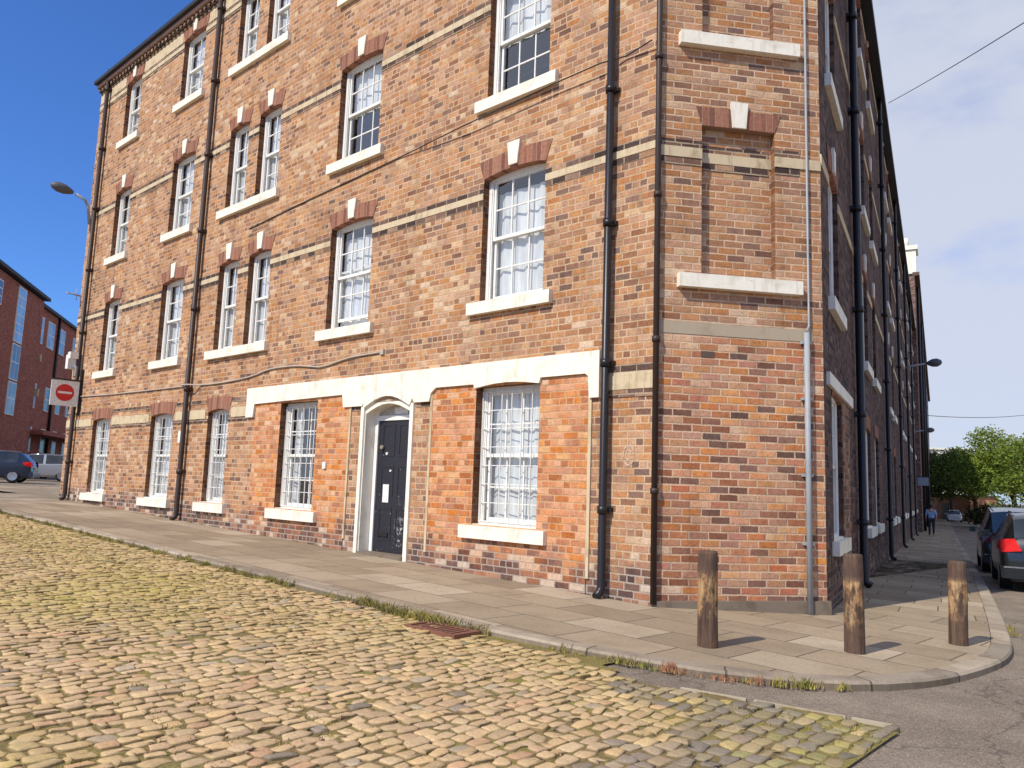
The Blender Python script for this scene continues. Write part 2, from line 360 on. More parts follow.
# ------------------------------------------------------------------ window (origin: lower left of the opening on the wall face; x right, y into wall)
def window(F, x, z, w, h, parent, cols=3, rows=2, dep=.12, curtain='nets', grille=False, open_=0., sill=True, sx=.16, key=True, arch=True, sillw=None, keyx=None):
    mb=MB(); fw=.055; d=dep
    # box frame
    mb.box(0,fw,d,d+.10,0,h); mb.box(w-fw,w,d,d+.10,0,h); mb.box(fw,w-fw,d,d+.10,h-fw,h); mb.box(fw,w-fw,d,d+.10,0,fw*.8)
    mb.box(fw,fw+.018,d+.012,d+.02,fw*.8,h-fw); mb.box(w-fw-.018,w-fw,d+.012,d+.02,fw*.8,h-fw)
    o=mb.build('window',m_white,at(F,x,0,z),parent)
    F2=at(F,x,0,z)
    mid=h*.5; a0,a1=fw+.018,w-fw-.018
    def sash(z0,z1,yy,name):
        s=MB(); b=.036
        s.box(a0,a0+b,yy,yy+.035,z0,z1); s.box(a1-b,a1,yy,yy+.035,z0,z1); s.box(a0+b,a1-b,yy,yy+.035,z0,z0+b*1.2); s.box(a0+b,a1-b,yy,yy+.035,z1-b,z1)
        for i in range(1,cols):
            xx=a0+b+(a1-a0-2*b)*i/cols; s.box(xx-.009,xx+.009,yy+.006,yy+.028,z0+b*1.2,z1-b)
        for j in range(1,rows):
            zz=z0+b*1.2+(z1-z0-2.2*b)*j/rows; s.box(a0+b,a1-b,yy+.008,yy+.026,zz-.009,zz+.009)
        s.build('sash',m_white,F2,o)
        g=MB(); g.face([(a0+b,yy+.018,z0+b),(a1-b,yy+.018,z0+b),(a1-b,yy+.018,z1-b),(a0+b,yy+.018,z1-b)],[(a0,z0),(a1,z0),(a1,z1),(a0,z1)])
        g.build('pane',m_glass,F2,o)
    sash(mid-.02,h-fw-.002,d+.025,'upper'); sash(fw*.8+open_,mid+.02+open_*.9,d+.063,'lower')
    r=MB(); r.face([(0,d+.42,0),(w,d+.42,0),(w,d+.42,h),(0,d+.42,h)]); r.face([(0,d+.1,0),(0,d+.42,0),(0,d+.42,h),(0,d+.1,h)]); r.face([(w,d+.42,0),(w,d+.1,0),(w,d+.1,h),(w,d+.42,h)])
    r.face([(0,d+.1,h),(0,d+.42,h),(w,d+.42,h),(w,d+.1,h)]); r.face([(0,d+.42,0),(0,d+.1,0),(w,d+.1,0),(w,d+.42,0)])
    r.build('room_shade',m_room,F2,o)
    c=MB(); yc=d+.135
    def drape(xa,xb,za,zb,n=14):
        for i in range(n):
            p=xa+(xb-xa)*i/n; q=xa+(xb-xa)*(i+1)/n; ya=yc+.018*sin(i*2.1); yb=yc+.018*sin((i+1)*2.1)
            c.face([(p,ya,za),(q,yb,za),(q,yb,zb),(p,ya,zb)],[(p,za),(q,za),(q,zb),(p,zb)],smooth=True)
    if curtain=='full': drape(fw,w-fw,.02,h-.03)
    elif curtain=='upper': drape(fw,w-fw,h*.5,h-.03)
    elif curtain=='nets': drape(fw,w-fw,.02,h*.88)
    elif curtain=='sides': drape(fw,w*.3,.02,h-.03,6); drape(w*.74,w-fw,.02,h-.03,6)
    elif curtain=='right': drape(w*.34,w-fw,.02,h-.03,9)
    elif curtain=='lowright': drape(w*.5,w-fw,.02,h*.9,7)
    if c.f: c.build('curtain',m_curtain,F2,o)
    if sill:
        s=MB(); xa,xb=sillw or (-sx,w+sx)
        s.prism([(xa,-.165),(xb,-.165),(xb,-.012),(xa,-.012)],-.075,.0)
        s.box(.004,(w if not sillw else min(w,xb))-.004,-.0,d+.02,-.03,.006)
        s.build('sill',m_cream,F2,o)
    if arch:
        k=MB(); t_=.035; ov=.09; n=8
        lo=[];hi=[]
        for i in range(n+1):
            f=i/n; xx=-.0+w*f; lo.append((xx,h-.055+.05*(1-(2*f-1)**2))); hi.append((-ov+(w+2*ov)*f,h+.19+.03*(1-(2*f-1)**2)))
        for i in range(n):
            P=[lo[i],lo[i+1],hi[i+1],hi[i]]
            k.face([(p[0],-.008,p[1]) for p in P],[(p[0],p[1]) for p in P])
            k.face([(lo[i+1][0],-.008,lo[i+1][1]),(lo[i][0],-.008,lo[i][1]),(lo[i][0],d+.02,lo[i][1]),(lo[i+1][0],d+.02,lo[i+1][1])],[(lo[i+1][0],0),(lo[i][0],0),(lo[i][0],.1),(lo[i+1][0],.1)])
            k.face([(hi[i][0],-.008,hi[i][1]),(hi[i+1][0],-.008,hi[i+1][1]),(hi[i+1][0],.0,hi[i+1][1]),(hi[i][0],.0,hi[i][1])])
        k.build('brick_arch',m_soldier,F2,o)
    if key:
        k=MB(); kx=w/2 if keyx is None else keyx
        k.prism([(kx-.07,h+.02),(kx+.07,h+.02),(kx+.105,h+.32),(kx-.105,h+.32)],-.035,.0)
        k.build('keystone',m_cream,F2,o)
    if grille:
        g=MB(); n=6; m=7; y0=d-.03
        for i in range(n+1):
            xx=.03+(w-.06)*i/n; g.box(xx-.0045,xx+.0045,y0,y0+.012,.03,h-.05)
        for j in range(m+1):
            zz=.04+(h-.1)*j/m; g.box(.03,w-.03,y0+.0125,y0+.0215,zz-.0045,zz+.0045)
        g.build('security_grille',m_white,F2,o)
    return o

# ------------------------------------------------------------------ the warehouse
ZT=9.8
bld=empty('brick_warehouse',FA)
tag(bld,'tall weathered buff brick warehouse with white sash windows and a cut-off corner','building')
# openings on the cobbled side: (name, s_left, s_right)
up=[('c5',2.585,1.543,3,'nets'),('c4',5.93,4.87,3,'nets'),('c3a',9.505,8.793,2,'nets'),('c3b',8.427,7.69,2,'right'),('c2',11.92,10.93,2,'lowright'),('c1',14.93,14.06,2,'nets')]
floors=[('s1',2.285,3.953),('s2',4.985,6.609),('s3',7.865,9.368)]
ground=[('g5',2.56,1.525,'full'),('g4',7.01,5.975,'sides'),('g3',9.47,8.71,'nets'),('g2',11.87,10.865,'full'),('g1',14.93,13.94,'full')]
holesA=[]
for n_,a,b,c_,k in up:
    for f_,z0,z1 in floors: holesA.append((-a,-b,z0,z1,.10))
for n_,a,b,k in ground: holesA.append((-a,-b,-.475,1.2,.11))
door=(-4.79,-3.79)
holesA.append((door[0],door[1],-5,1.10,.30))
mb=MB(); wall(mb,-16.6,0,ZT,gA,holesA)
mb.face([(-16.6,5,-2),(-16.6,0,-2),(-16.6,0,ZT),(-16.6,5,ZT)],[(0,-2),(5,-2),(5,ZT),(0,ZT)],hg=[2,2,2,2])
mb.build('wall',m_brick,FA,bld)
wi=0
curt={('c5','s1'):'nets',('c5','s2'):'upper',('c4','s1'):'nets',('c4','s2'):'upper',('c3a','s1'):'nets',('c3b','s1'):'nets',('c3a','s2'):'full',('c3b','s2'):'full',('c2','s2'):'full',('c2','s3'):'full',('c1','s3'):'full',('c2','s1'):'full'}
for n_,a,b,c_,k in up:
    for f_,z0,z1 in floors:
        w=a-b
        kw={}
        if n_=='c3a': kw=dict(sillw=(-.17,9.505-7.69+.12))
        if n_=='c3b': kw=dict(sill=False)
        window(FA,-a,z0,w,z1-z0,bld,c_,2,.10,curt.get((n_,f_),'nets'),open_=.1 if (n_,f_)==('c4','s1') else 0,**kw)
for n_,a,b,k in ground:
    w=a-b
    window(FA,-a,-.475,w,1.675,bld,3 if w>.9 else 2,2,.11,k,grille=True,key=False,arch=n_ in('g1','g2','g3'))
# orange infill panels with pale edge strips
for xa,xb,hole in ((-3.36,-.82,holesA[18]),(-7.80,-5.15,holesA[19])):
    mb=MB(); wall(mb,xa,xb,1.246,gA,[hole],y=-.012,front_only=True)
    h=hole
    mb.build('brick_panel',m_panel,FA,bld)
for x in (-.80,-5.13,-3.375):
    mb=MB(); mb.box(x-.02,x+.02,-.02,0,gA(x)+.16,1.2); mb.build('pale_edge_strip',m_bandstone,FA,bld)
# big cream band over door and windows
mb=MB()
zb=1.248
poly=[(-8.06,1.0),(-7.82,1.0),(-7.82,1.19),(-7.80,zb),(-3.40,zb)]
poly=[(-8.06,1.0),(-7.83,1.0),(-7.80,zb-.03),(-5.32,zb),(-5.28,1.06),(-4.82,1.06),(-4.80,1.12)]
for i in range(9):
    f=i/8; poly.append((-4.79+1.0*f,1.03+.15*sin(pi*f)))
poly += [(-3.74,1.12),(-3.70,1.06),(-3.40,1.06),(-3.37,1.17),(-3.28,1.235)]
poly += [(-2.585,1.235)]
for i in range(7):
    f=i/6; poly.append((-2.57+1.05*f,1.185+.045*sin(pi*f)))
poly += [(-1.50,1.25),(-.86,1.25),(-.82,1.22),(-.80,.98),(-.67,.98),(-.67,1.495),(-8.06,1.495)]
mb.prism(poly,-.045,.0); mb.build('cream_lintel_band',m_cream,FA,bld)
# doorway
mb=MB(); g0=gA(-4.3)
mb.box(-4.86,-4.79,-.03,.0,g0-.1,1.06); mb.box(-3.79,-3.72,-.03,.0,g0-.1,1.06)
mb.box(-4.789,-4.775,0,.3,g0-.1,1.1); mb.box(-3.805,-3.791,0,.3,g0-.1,1.1)
pol=[(-4.775,1.099)]+[(-4.775+.97*i/8,.94+.13*sin(pi*i/8)) for i in range(9)]+[(-3.805,1.099)]
for i in range(8):
    a=(-4.775+.97*i/8,.95+.13*sin(pi*i/8)); b=(-4.775+.97*(i+1)/8,.95+.13*sin(pi*(i+1)/8))
    mb.face([(a[0],.0,a[1]),(b[0],.0,b[1]),(b[0],.0,1.13),(a[0],.0,1.13)]); mb.face([(b[0],0,b[1]),(a[0],0,a[1]),(a[0],.29,a[1]),(b[0],.29,b[1])])
mb.build('door_surround',m_cream,FA,bld)
mb=MB(); mb.box(-4.775,-4.70,.17,.25,g0,1.09); mb.box(-3.88,-3.805,.17,.25,g0,1.09); mb.box(-4.70,-3.88,.17,.25,.86,.93)
mb.build('door_frame',m_white,FA,bld)
mb=MB(); mb.box(-4.70,-3.88,.2,.21,.93,1.09); fan=mb.build('fanlight',simple('dusty_fanlight',(.5,.48,.42),.3),FA,bld)
mb=MB(); mb.box(-4.36,-4.08,.185,.199,.945,1.04); mb.build('number_paper',m_paper,FA,fan)
# leaf with raised mouldings; origin at its foot
FD=at(FA,-4.70,.19,g0+.04); L=.82; Hd=.86-g0-.045
mb=MB(); mb.box(0,L,0,.05,0,Hd)
for (xa,xb) in ((.09,.37),(.45,.73)):
    for (za,zc) in ((.16,.62),(.76,1.2),(1.32,1.78)):
        mb.box(xa,xb,-.006,-.0,za,za+.03); mb.box(xa,xb,-.006,0,zc-.03,zc); mb.box(xa,xa+.03,-.006,0,za+.03,zc-.03); mb.box(xb-.03,xb,-.006,0,za+.03,zc-.03)
dr=mb.build('door',m_door,FD,bld)
mb=MB(); mb.box(.1,.32,-.018,-.008,.16+.05,.26); mb.build('letterbox',m_black,FD,dr)
mb=MB(); mb.box(.17,.30,-.012,-.007,.68,.93); mb.build('notice',m_paper,FD,dr)
mb=MB(); mb.tube([(.12,-.0,1.45),(.12,-.045,1.45)],.028,10); mb.build('door_knob',simple('brass',(.5,.42,.3),.35,.5,.6),FD,dr)
mb=MB(); mb.tube([(.22,-.0,1.36),(.22,-.02,1.36)],.02,10); mb.tube([(.32,-.0,1.12),(.32,-.02,1.12)],.016,10); mb.build('door_lock',m_paper,FD,dr)
mb=MB(); mb.box(-4.78,-3.80,-.04,.26,g0-.2,g0+.035); mb.build('door_step',m_plinth,FA,bld)
# string courses, split at openings
def strips(F,x0,x1,z0,z1,y0,holes,name,mat,parent):
    cuts=[(max(h[0],x0),min(h[1],x1)) for h in holes if h[2]<z1 and h[3]>z0 and h[0]<x1 and h[1]>x0]; cuts.sort()
    p=x0
    for a,b in cuts+[(x1,x1)]:
        if a>p+.02:
            mb=MB(); mb.box(p,a,y0,.0,z0,z1); mb.build(name,mat,F,parent)
        p=max(p,b)
for z in (3.63,6.25,9.16):
    strips(FA,-16.6,-.002,z,z+.085,-.014,holesA,'string_course',m_bandstone,bld)
    strips(FA,-16.6,-.002,z-.075,z-.002,-.007,holesA,'dark_course',m_darkcourse,bld)
    strips(FA,-16.6,-.002,z+.087,z+.16,-.008,holesA,'dark_course',m_darkcourse,bld)
archy=[(-a-.09,-b+.09,1.14,1.42) for n_,a,b,k in ground[2:]]
strips(FA,-16.6,-8.07,1.03,1.20,-.014,holesA+archy,'string_course',m_bandstone,bld)
strips(FA,-16.6,-8.07,.955,1.028,-.009,holesA,'dark_course',m_darkcourse,bld)
strips(FA,-16.6,-8.07,1.30,1.375,-.009,holesA+archy,'dark_course',m_darkcourse,bld)
strips(FA,-.60,-.002,1.05,1.235,-.014,[],'string_course',m_bandstone,bld)
strips(FA,-.60,-.002,.968,1.048,-.009,[],'dark_course',m_darkcourse,bld)
strips(FA,-.60,-.002,1.237,1.317,-.009,[],'dark_course',m_darkcourse,bld)
strips(FA,-5.14,-4.88,1.0,1.055,-.009,[],'dark_course',m_darkcourse,bld)
strips(FA,-3.70,-3.38,1.0,1.055,-.009,[],'dark_course',m_darkcourse,bld)
# cornice: frieze, dentils, fascia, gutter, roof edge
mb=MB(); mb.box(-16.6,-.002,-.02,0,9.58,9.62)
x=-16.58
while x<-.15: mb.box(x,x+.09,-.085,-.0,9.62,9.72); x+=.18
mb.box(-16.6,-.002,-.03,0,9.62,9.72); mb.build('dentil_course',m_darkcourse,FA,bld)
strips(FA,-16.6,-.002,9.27,9.578,-.006,holesA+[(-a-.1,-b+.1,9.0,9.575) for _,a,b,_1,_2 in up],'frieze',m_bandstone,bld)
mb=MB(); mb.box(-16.62,.05,-.13,.1,9.722,9.80); mb.build('fascia',m_fascia,FA,bld)
mb=MB(); mb.box(-16.62,.08,-.21,-.1,9.802,9.885); mb.build('gutter',m_gutter,FA,bld)
def poly3(pts,z0,z1,name,mat):
    mb=MB(); n=len(pts)
    mb.face([(p.x,p.y,z1) for p in pts]); 
    for i in range(n):
        a,b=pts[i],pts[(i+1)%n]; mb.face([(a.x,a.y,z0),(b.x,b.y,z0),(b.x,b.y,z1),(a.x,a.y,z1)])
    return mb.build(name,mat,Matrix.Translation(M3(0,0,0)),bld)
BL=40.
poly3([sq(16.55,-.02),sq(0,-.02)+dC*.05,C2-nB*.02,tw(BL,-.02),tw(BL,-9),sq(16.55,-9)],9.5,ZT+.1,'roof_slab',m_slate)
mb=MB()
for i,(x,y) in enumerate(((-16.3,.1),(-15.7,.3),(-15.45,.3))):
    mb.tube([(x,y,9.7),(x,y,10.15+.12*(i%2)),(x,y,10.2+.12*(i%2))],[.12,.1,.13],8)
mb.box(-15.95,-15.2,.1,.6,9.6,9.95); mb.build('chimney',m_slate,FA,bld)
# drainpipes
def pipe(F,x,zlo,zhi,r,mat,y=-.085,name='drainpipe',shoe=True):
    mb=MB()
    path=[(x,y,zhi),(x,y,zlo+.12)]
    if shoe: path += [(x,y-.02,zlo+.06),(x,y-.09,zlo+.02)]
    mb.tube(path,r,10)
    z=zlo+.9
    while z<zhi: mb.tube([(x,y,z-.04),(x,y,z+.04)],r*1.32,10); mb.box(x-r*1.7,x+r*1.7,y+r*.6,0.,z-.025,z+.025); z+=1.55
    return mb.build(name,mat,F,bld)
pipe(FA,-.56,gA(-.56),9.85,.045,m_black)
pipe(FA,-10.22,gA(-10.2),9.7,.048,m_brownpipe)
pipe(FA,-15.98,gA(-16),9.75,.05,m_brownpipe,y=-.09)
mb=MB(); mb.tube([(.0,-.03,9.6),(.0,-.03,gC(0)+.02)],.033,8); 
z=0
while z<9: mb.tube([(0,-.03,z-.03),(0,-.03,z+.03)],.045,8); z+=1.55
mb.build('drainpipe',m_brownpipe,at(FC,.0,0,0),bld)
# chamfer
holesC=[(.50,1.34,2.285,3.955,.09,'blind'),(.50,1.34,4.985,6.609,.09,'blind'),(.50,1.34,7.865,9.3,.09,'blind')]
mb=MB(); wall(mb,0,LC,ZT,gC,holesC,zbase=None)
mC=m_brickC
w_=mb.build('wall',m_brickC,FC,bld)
for h in holesC:
    F2=at(FC,h[0],0,h[2]); w=h[1]-h[0]; hh=h[3]-h[2]
    mb=MB(); mb.prism([(-.27,-.165),(w+.27,-.165),(w+.27,-.02),(-.27,-.02)],-.085,0); mb.build('sill',m_cream,F2,bld)
    mb=MB(); n=8
    for i in range(n):
        f0,f1=i/n,(i+1)/n
        lo=lambda f:(w*f,hh-.02); hi=lambda f:(-.07+(w+.14)*f,hh+.19)
        P=[lo(f0),lo(f1),hi(f1),hi(f0)]
        mb.face([(p[0],-.008,p[1]) for p in P],[(p[0],p[1]) for p in P])
        mb.face([(lo(f1)[0],-.008,lo(f1)[1]),(lo(f0)[0],-.008,lo(f0)[1]),(lo(f0)[0],.088,lo(f0)[1]),(lo(f1)[0],.088,lo(f1)[1])])
    mb.face([(0,.0,hh-.02),(w,.0,hh-.02),(w,.0,hh-.02),(0,0,hh-.02)]) if False else None
    mb.build('brick_arch',m_soldier,F2,bld)
    mb=MB(); mb.prism([(w/2-.075,hh-.02),(w/2+.075,hh-.02),(w/2+.1,hh+.27),(w/2-.1,hh+.27)],-.035,0); mb.build('keystone',m_cream,F2,bld)
for z in (3.55,6.3,9.16):
    strips(FC,.036,LC-.002,z,z+.115,-.016,holesC,'string_course',m_bandstone,bld)
    # dark bricks above and below, the back of the niche carries them too
    for zz in (z+.117,z-.083): strips(FC,.05,LC-.25,zz,zz+.08,-.008,holesC,'dark_course',m_darkcourse,bld)
    for h in holesC:
        if h[2]<z<h[3]:
            mb=MB(); mb.box(h[0]+.002,h[1]-.002,.078,.0895,z,z+.115); mb.build('string_course',m_bandstone,FC,bld)
            for zz in (z+.117,z-.083):
                mb=MB(); mb.box(h[0]+.03,h[1]-.03,.082,.0895,zz,zz+.08); mb.build('dark_course',m_darkcourse,FC,bld)
mb=MB(); mb.box(.036,LC-.12,-.006,0,1.63,1.76); mb.build('cement_band',m_cement,FC,bld)
mb=MB(); mb.box(.5,.64,-.008,.0,1.40,1.46); mb.build('air_brick',m_banddark,FC,bld)
mb=MB(); P0=[(.0,gC(0)-.3),(LC+.02,gC(LC)-.3),(LC+.02,gC(LC)+.135),(.0,gC(0)+.05)]; mb.prism(P0,-.045,0); mb.build('plinth',m_plinth,FC,bld)
mb=MB(); mb.tube([(1.66,-.05,1.72),(1.66,-.05,gC(1.66))],.03,8)
for z in (-.5,.2,1.0,1.6): mb.box(1.61,1.71,-.055,0,z,z+.03)
mb.build('conduit_pipe',m_grey,FC,bld)
mb=MB(); mb.tube([(1.70,-.03,9.5),(1.70,-.03,1.80),(1.66,-.05,1.73)],.013,6); mb.build('conduit_pipe',m_grey,FC,bld)
mb=MB(); mb.box(-.02,LC+.05,-.13,.1,9.722,9.80); mb.build('fascia',m_fascia,FC,bld)
# shaded long side
holesB=[]
per=7.4; nb=5
wB=[(.70,1.70)]+[(5.5+per*k+o_,6.5+per*k+o_) for k in range(nb) for o_ in (0,2.1)]
wB=[w for w in wB if w[1]<BL-.5]
fl=[(-.475,1.2)]+[(a,b) for _,a,b in floors]
for a,b in wB:
    for z0,z1 in fl: holesB.append((a,b,z0,z1,.07))
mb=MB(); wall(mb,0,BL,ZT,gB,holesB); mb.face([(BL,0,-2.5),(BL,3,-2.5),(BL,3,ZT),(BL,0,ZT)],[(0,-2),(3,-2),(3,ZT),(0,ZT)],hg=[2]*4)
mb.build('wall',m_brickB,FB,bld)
protoU=None; protoG=None
for a,b in wB:
    for i,(z0,z1) in enumerate(fl):
        mt=at(FB,a,0,z0)
        if i==0:
            if protoG is None: protoG=window(FB,a,z0,1.0,z1-z0,bld,2,2,.05,'full',key=False,arch=True)
            else: copy_tree(protoG,mt,bld)
        else:
            if protoU is None or i!=protoU[1]:
                if i not in (protoU[2] if protoU else {}):
                    d=(protoU[2] if protoU else {}); d[i]=window(FB,a,z0,1.0,z1-z0,bld,2,2,.06,'nets'); protoU=(0,-1,d); continue
            copy_tree(protoU[2][i],mt,bld)
for z in (3.63,6.25,9.16): strips(FB,.002,BL,z,z+.125,-.016,holesB,'string_course',m_bandstone,bld)
mb=MB(); mb.box(.25,2.9,-.04,0,1.22,1.36); mb.build('cream_lintel_band',m_cream,FB,bld)
mb=MB(); mb.box(-.0,BL,-.2,.1,9.45,9.6); mb.build('gutter',m_gutter,FB,bld)
for x in (3.55,10.8,18.2,25.6,33.): pipe(FB,x,gB(x),9.6,.055 if x<5 else .045,m_black,y=-.085)
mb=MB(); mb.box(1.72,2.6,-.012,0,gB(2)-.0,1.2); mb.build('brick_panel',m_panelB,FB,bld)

# ------------------------------------------------------------------ street: ground sheet, cobbles, kerb, pavement
def asphalt_mat():
    t=NT('asphalt'); p=t.pos(); f=t.noise(p,85,4,.75); m=t.noise(p,1.1,5,.6); m2=t.noise(p,6,5,.7); g=t.n('ShaderNodeTexVoronoi'); t.set(g.inputs['Vector'],p); g.inputs['Scale'].default_value=120
    wv=t.n('ShaderNodeVectorMath',operation='ADD'); t.set(wv.inputs[0],p); sv=t.n('ShaderNodeVectorMath',operation='SCALE'); t.set(sv.inputs[0],t.noise(p,2.5,4,out=1)); sv.inputs['Scale'].default_value=.5; t.set(wv.inputs[1],sv.outputs[0])
    k=t.n('ShaderNodeTexVoronoi',feature='DISTANCE_TO_EDGE'); t.set(k.inputs['Vector'],wv.outputs[0]); k.inputs['Scale'].default_value=.55
    c=t.mix(t.sstep(m,.35,.7),(.215,.165,.118),(.31,.245,.18)); c=t.mix(t.sstep(f,.48,.72),c,(.42,.36,.305)); c=t.mix(1.,c,t.ramp(g.outputs['Color'],[(0,(.55,.55,.55)),(.6,(1,1,1)),(1,(1.35,1.33,1.3))]),'MULTIPLY')
    c=t.mix(t.math('MULTIPLY',t.sstep(m2,.55,.75),.45),c,t.mix(1.,c,(.55,.53,.5),'MULTIPLY')); c=t.mix(t.math('MULTIPLY',t.sstep(k.outputs[0],.009,.002),.45),c,(.06,.05,.042))
    t.bsdf(c,.9,.25,normal=t.bump(t.math('ADD',f,g.outputs[0]),.6,.012)); return t.m
m_asphalt=asphalt_mat()
mb=MB()
xs=sorted(set([-3000,-1200,-500,-250,-150]+[x for x in range(-100,101,4)]+[x*.5 for x in range(-40,41)]+[150,250,500,1200,3000]))
ys=sorted(set([-3000,-800,-200,-60,-30]+[y for y in range(-20,121,5)]+[y*.5 for y in range(0,50)]+[200,300,600,1200,3000]))
idx={}
for i,x in enumerate(xs):
    for j,y in enumerate(ys): idx[i,j]=mb.vert((x,y,zroad(x,y)-.013 if abs(x)<140 and abs(y)<140 else zroad(x,y)-.3))
for i in range(len(xs)-1):
    for j in range(len(ys)-1): mb.facei([idx[i,j],idx[i+1,j],idx[i+1,j+1],idx[i,j+1]])
mb.build('asphalt_road',m_asphalt,Matrix.Translation(M3(0,0,0))); tag(bpy.data.objects['asphalt_road'],kind='structure')
T0=Matrix.Translation(M3(0,0,0))
# kerb line
KS=[(20.,2.42),(14.,2.42),(9.,2.42),(5.,2.44),(2.4,2.44),(.3,2.44),(-.62,2.36),(-1.17,2.26),(-1.69,2.11),(-2.12,1.87),(-2.44,1.54),(-2.72,.95),(-2.87,.07),(-2.86,-1.05)]
K=[sq(*p) for p in KS]+[tw(*p) for p in ((1.03,1.62),(2.6,1.65),(5,1.68),(8,1.70),(14,1.72),(24,1.75),(40,1.8),(70,1.85),(125,1.9))]
def smooth_poly(P,step=.25):
    out=[]
    for i in range(len(P)-1):
        p0=P[max(i-1,0)];p1=P[i];p2=P[i+1];p3=P[min(i+2,len(P)-1)]
        n=max(1,min(40,int((p2-p1).length/step)))
        for k in range(n):
            t=k/n; out.append(.5*((2*p1)+(p2-p0)*t+(2*p0-5*p1+4*p2-p3)*t*t+(3*p1-p0-3*p2+p3)*t**3))
    out.append(P[-1]); return out
KP=smooth_poly(K)
def inward(i):
    a=KP[max(i-1,0)];b=KP[min(i+1,len(KP)-1)];t=(b-a).normalized(); return Vector((-t.y,t.x))
inn=[inward(i) for i in range(len(KP))]
# make sure it points to the building
if inn[0].dot(-nA)<0: inn=[-v for v in inn]
def flag_mat(name,stops,joint,cell=(.86,.62),stain=.5,jw=.012,face=0.):
    t=NT(name); uv=t.uv(); u,v,_=t.sep(uv)
    rv=t.math('DIVIDE',v,cell[1]); row=t.math('FLOOR',rv); fv=t.math('FRACT',rv)
    wn=t.n('ShaderNodeTexWhiteNoise',noise_dimensions='1D'); t.set(wn.inputs['W'],row)
    cu=t.math('ADD',t.math('DIVIDE',u,cell[0]),t.math('ADD',t.math('MULTIPLY',t.math('MODULO',t.math('ADD',row,400.),2.),.5),t.math('MULTIPLY',wn.outputs[0],.2))); ci=t.math('FLOOR',cu); fu=t.math('FRACT',cu)
    w2=t.n('ShaderNodeTexWhiteNoise',noise_dimensions='2D'); t.set(w2.inputs['Vector'],t.comb(ci,row))
    c=t.ramp(w2.outputs[0],stops)
    n1=t.noise(uv,1.6,5,.65); n2=t.noise(uv,26,4,.7); n3=t.noise(uv,90,2,.7)
    c=t.mix(t.math('MULTIPLY',t.sstep(n1,.42,.68),stain),c,t.mix(1.,c,(.55,.52,.48),'MULTIPLY'))
    c=t.mix(1.,c,t.ramp(n2,[(.3,(.82,.82,.82)),(.7,(1.1,1.1,1.1))]),'MULTIPLY'); c=t.mix(t.math('MULTIPLY',t.sstep(n3,.62,.72),.35),c,(.16,.13,.11))
    e=t.math('MINIMUM',t.math('MULTIPLY',t.math('MINIMUM',fu,t.math('SUBTRACT',1.,fu)),cell[0]),t.math('MULTIPLY',t.math('MINIMUM',fv,t.math('SUBTRACT',1.,fv)),cell[1]))
    e=t.math('ADD',e,t.math('MULTIPLY',t.math('SUBTRACT',n2,.5),.008)); mk=t.sstep(e,jw*.4,jw)
    c=t.mix(mk,joint,c)
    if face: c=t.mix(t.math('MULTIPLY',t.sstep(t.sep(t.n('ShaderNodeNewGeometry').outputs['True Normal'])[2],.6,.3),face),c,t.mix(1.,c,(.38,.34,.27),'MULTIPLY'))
    t.bsdf(c,.88,.25,normal=t.bump(t.math('ADD',mk,t.math('MULTIPLY',n2,.4)),.5,.01)); return t.m
FL=[(0,(.28,.21,.14)),(.35,(.32,.245,.16)),(.65,(.37,.285,.19)),(.85,(.40,.315,.215)),(1,(.46,.37,.26))]
m_flag=flag_mat('sandstone_flags',FL,(.13,.105,.075),stain=.38)
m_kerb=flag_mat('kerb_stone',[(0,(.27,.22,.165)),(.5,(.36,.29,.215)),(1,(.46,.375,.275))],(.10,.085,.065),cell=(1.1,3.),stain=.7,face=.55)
kw_=.16; kh=.105
# distance along kerb
cum=[0]
for i in range(1,len(KP)): cum.append(cum[-1]+(KP[i]-KP[i-1]).length)
mb=MB()
for i in range(len(KP)-1):
    def ring(j):
        p=KP[j];q=p+inn[j]*kw_; zt=zp(p.x,p.y); zi=zp(q.x,q.y); zb_=zroad(p.x,p.y)-.2
        return [(p.x,p.y,zb_),(p.x,p.y,zt-.018),(p.x+inn[j].x*.014,p.y+inn[j].y*.014,zt),(q.x,q.y,zi)]
    a,b=ring(i),ring(i+1); uu=(0,.1,.13,.3)
    for k in range(3):
        mb.face([a[k],b[k],b[k+1],a[k+1]],[(cum[i],uu[k]+.4),(cum[i+1],uu[k]+.4),(cum[i+1],uu[k+1]+.4),(cum[i],uu[k+1]+.4)])
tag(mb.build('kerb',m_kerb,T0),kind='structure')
# pavement: from kerb inner edge to under the walls
def wallpt(i):
    p=KP[i]
    r=p-C1; s=r.dot(dA); r2=p-C2; t=r2.dot(dB)
    if s>0: return sq(s,-.12)
    if t>0: return tw(t,-.12)
    # around the corner: project to chamfer
    c=max(0,min(LC,r.dot(dC))); nC=Vector((dC.y,-dC.x))
    return C1+dC*c-nC*.12
mb=MB(); NN=10
rows_=[]
for i in range(len(KP)):
    p=KP[i]+inn[i]*(kw_+.004); w=wallpt(i); rows_.append([p.lerp(w,k/NN) for k in range(NN+1)])
def puv(P):
    r=P-C1; return (r.dot(dA),r.dot(nA)) 
def puvB(P):
    r=P-C2; return (r.dot(nB)+3,r.dot(dB))
for i in range(len(rows_)-1):
    for k in range(NN):
        P=[rows_[i][k],rows_[i+1][k],rows_[i+1][k+1],rows_[i][k+1]]
        f=puvB if (P[0]-C2).dot(dB)>1.0 else puv
        mb.face([(q.x,q.y,zp(q.x,q.y)-.004) for q in P],[f(q) for q in P])
tag(mb.build('pavement',m_flag,T0),kind='structure')

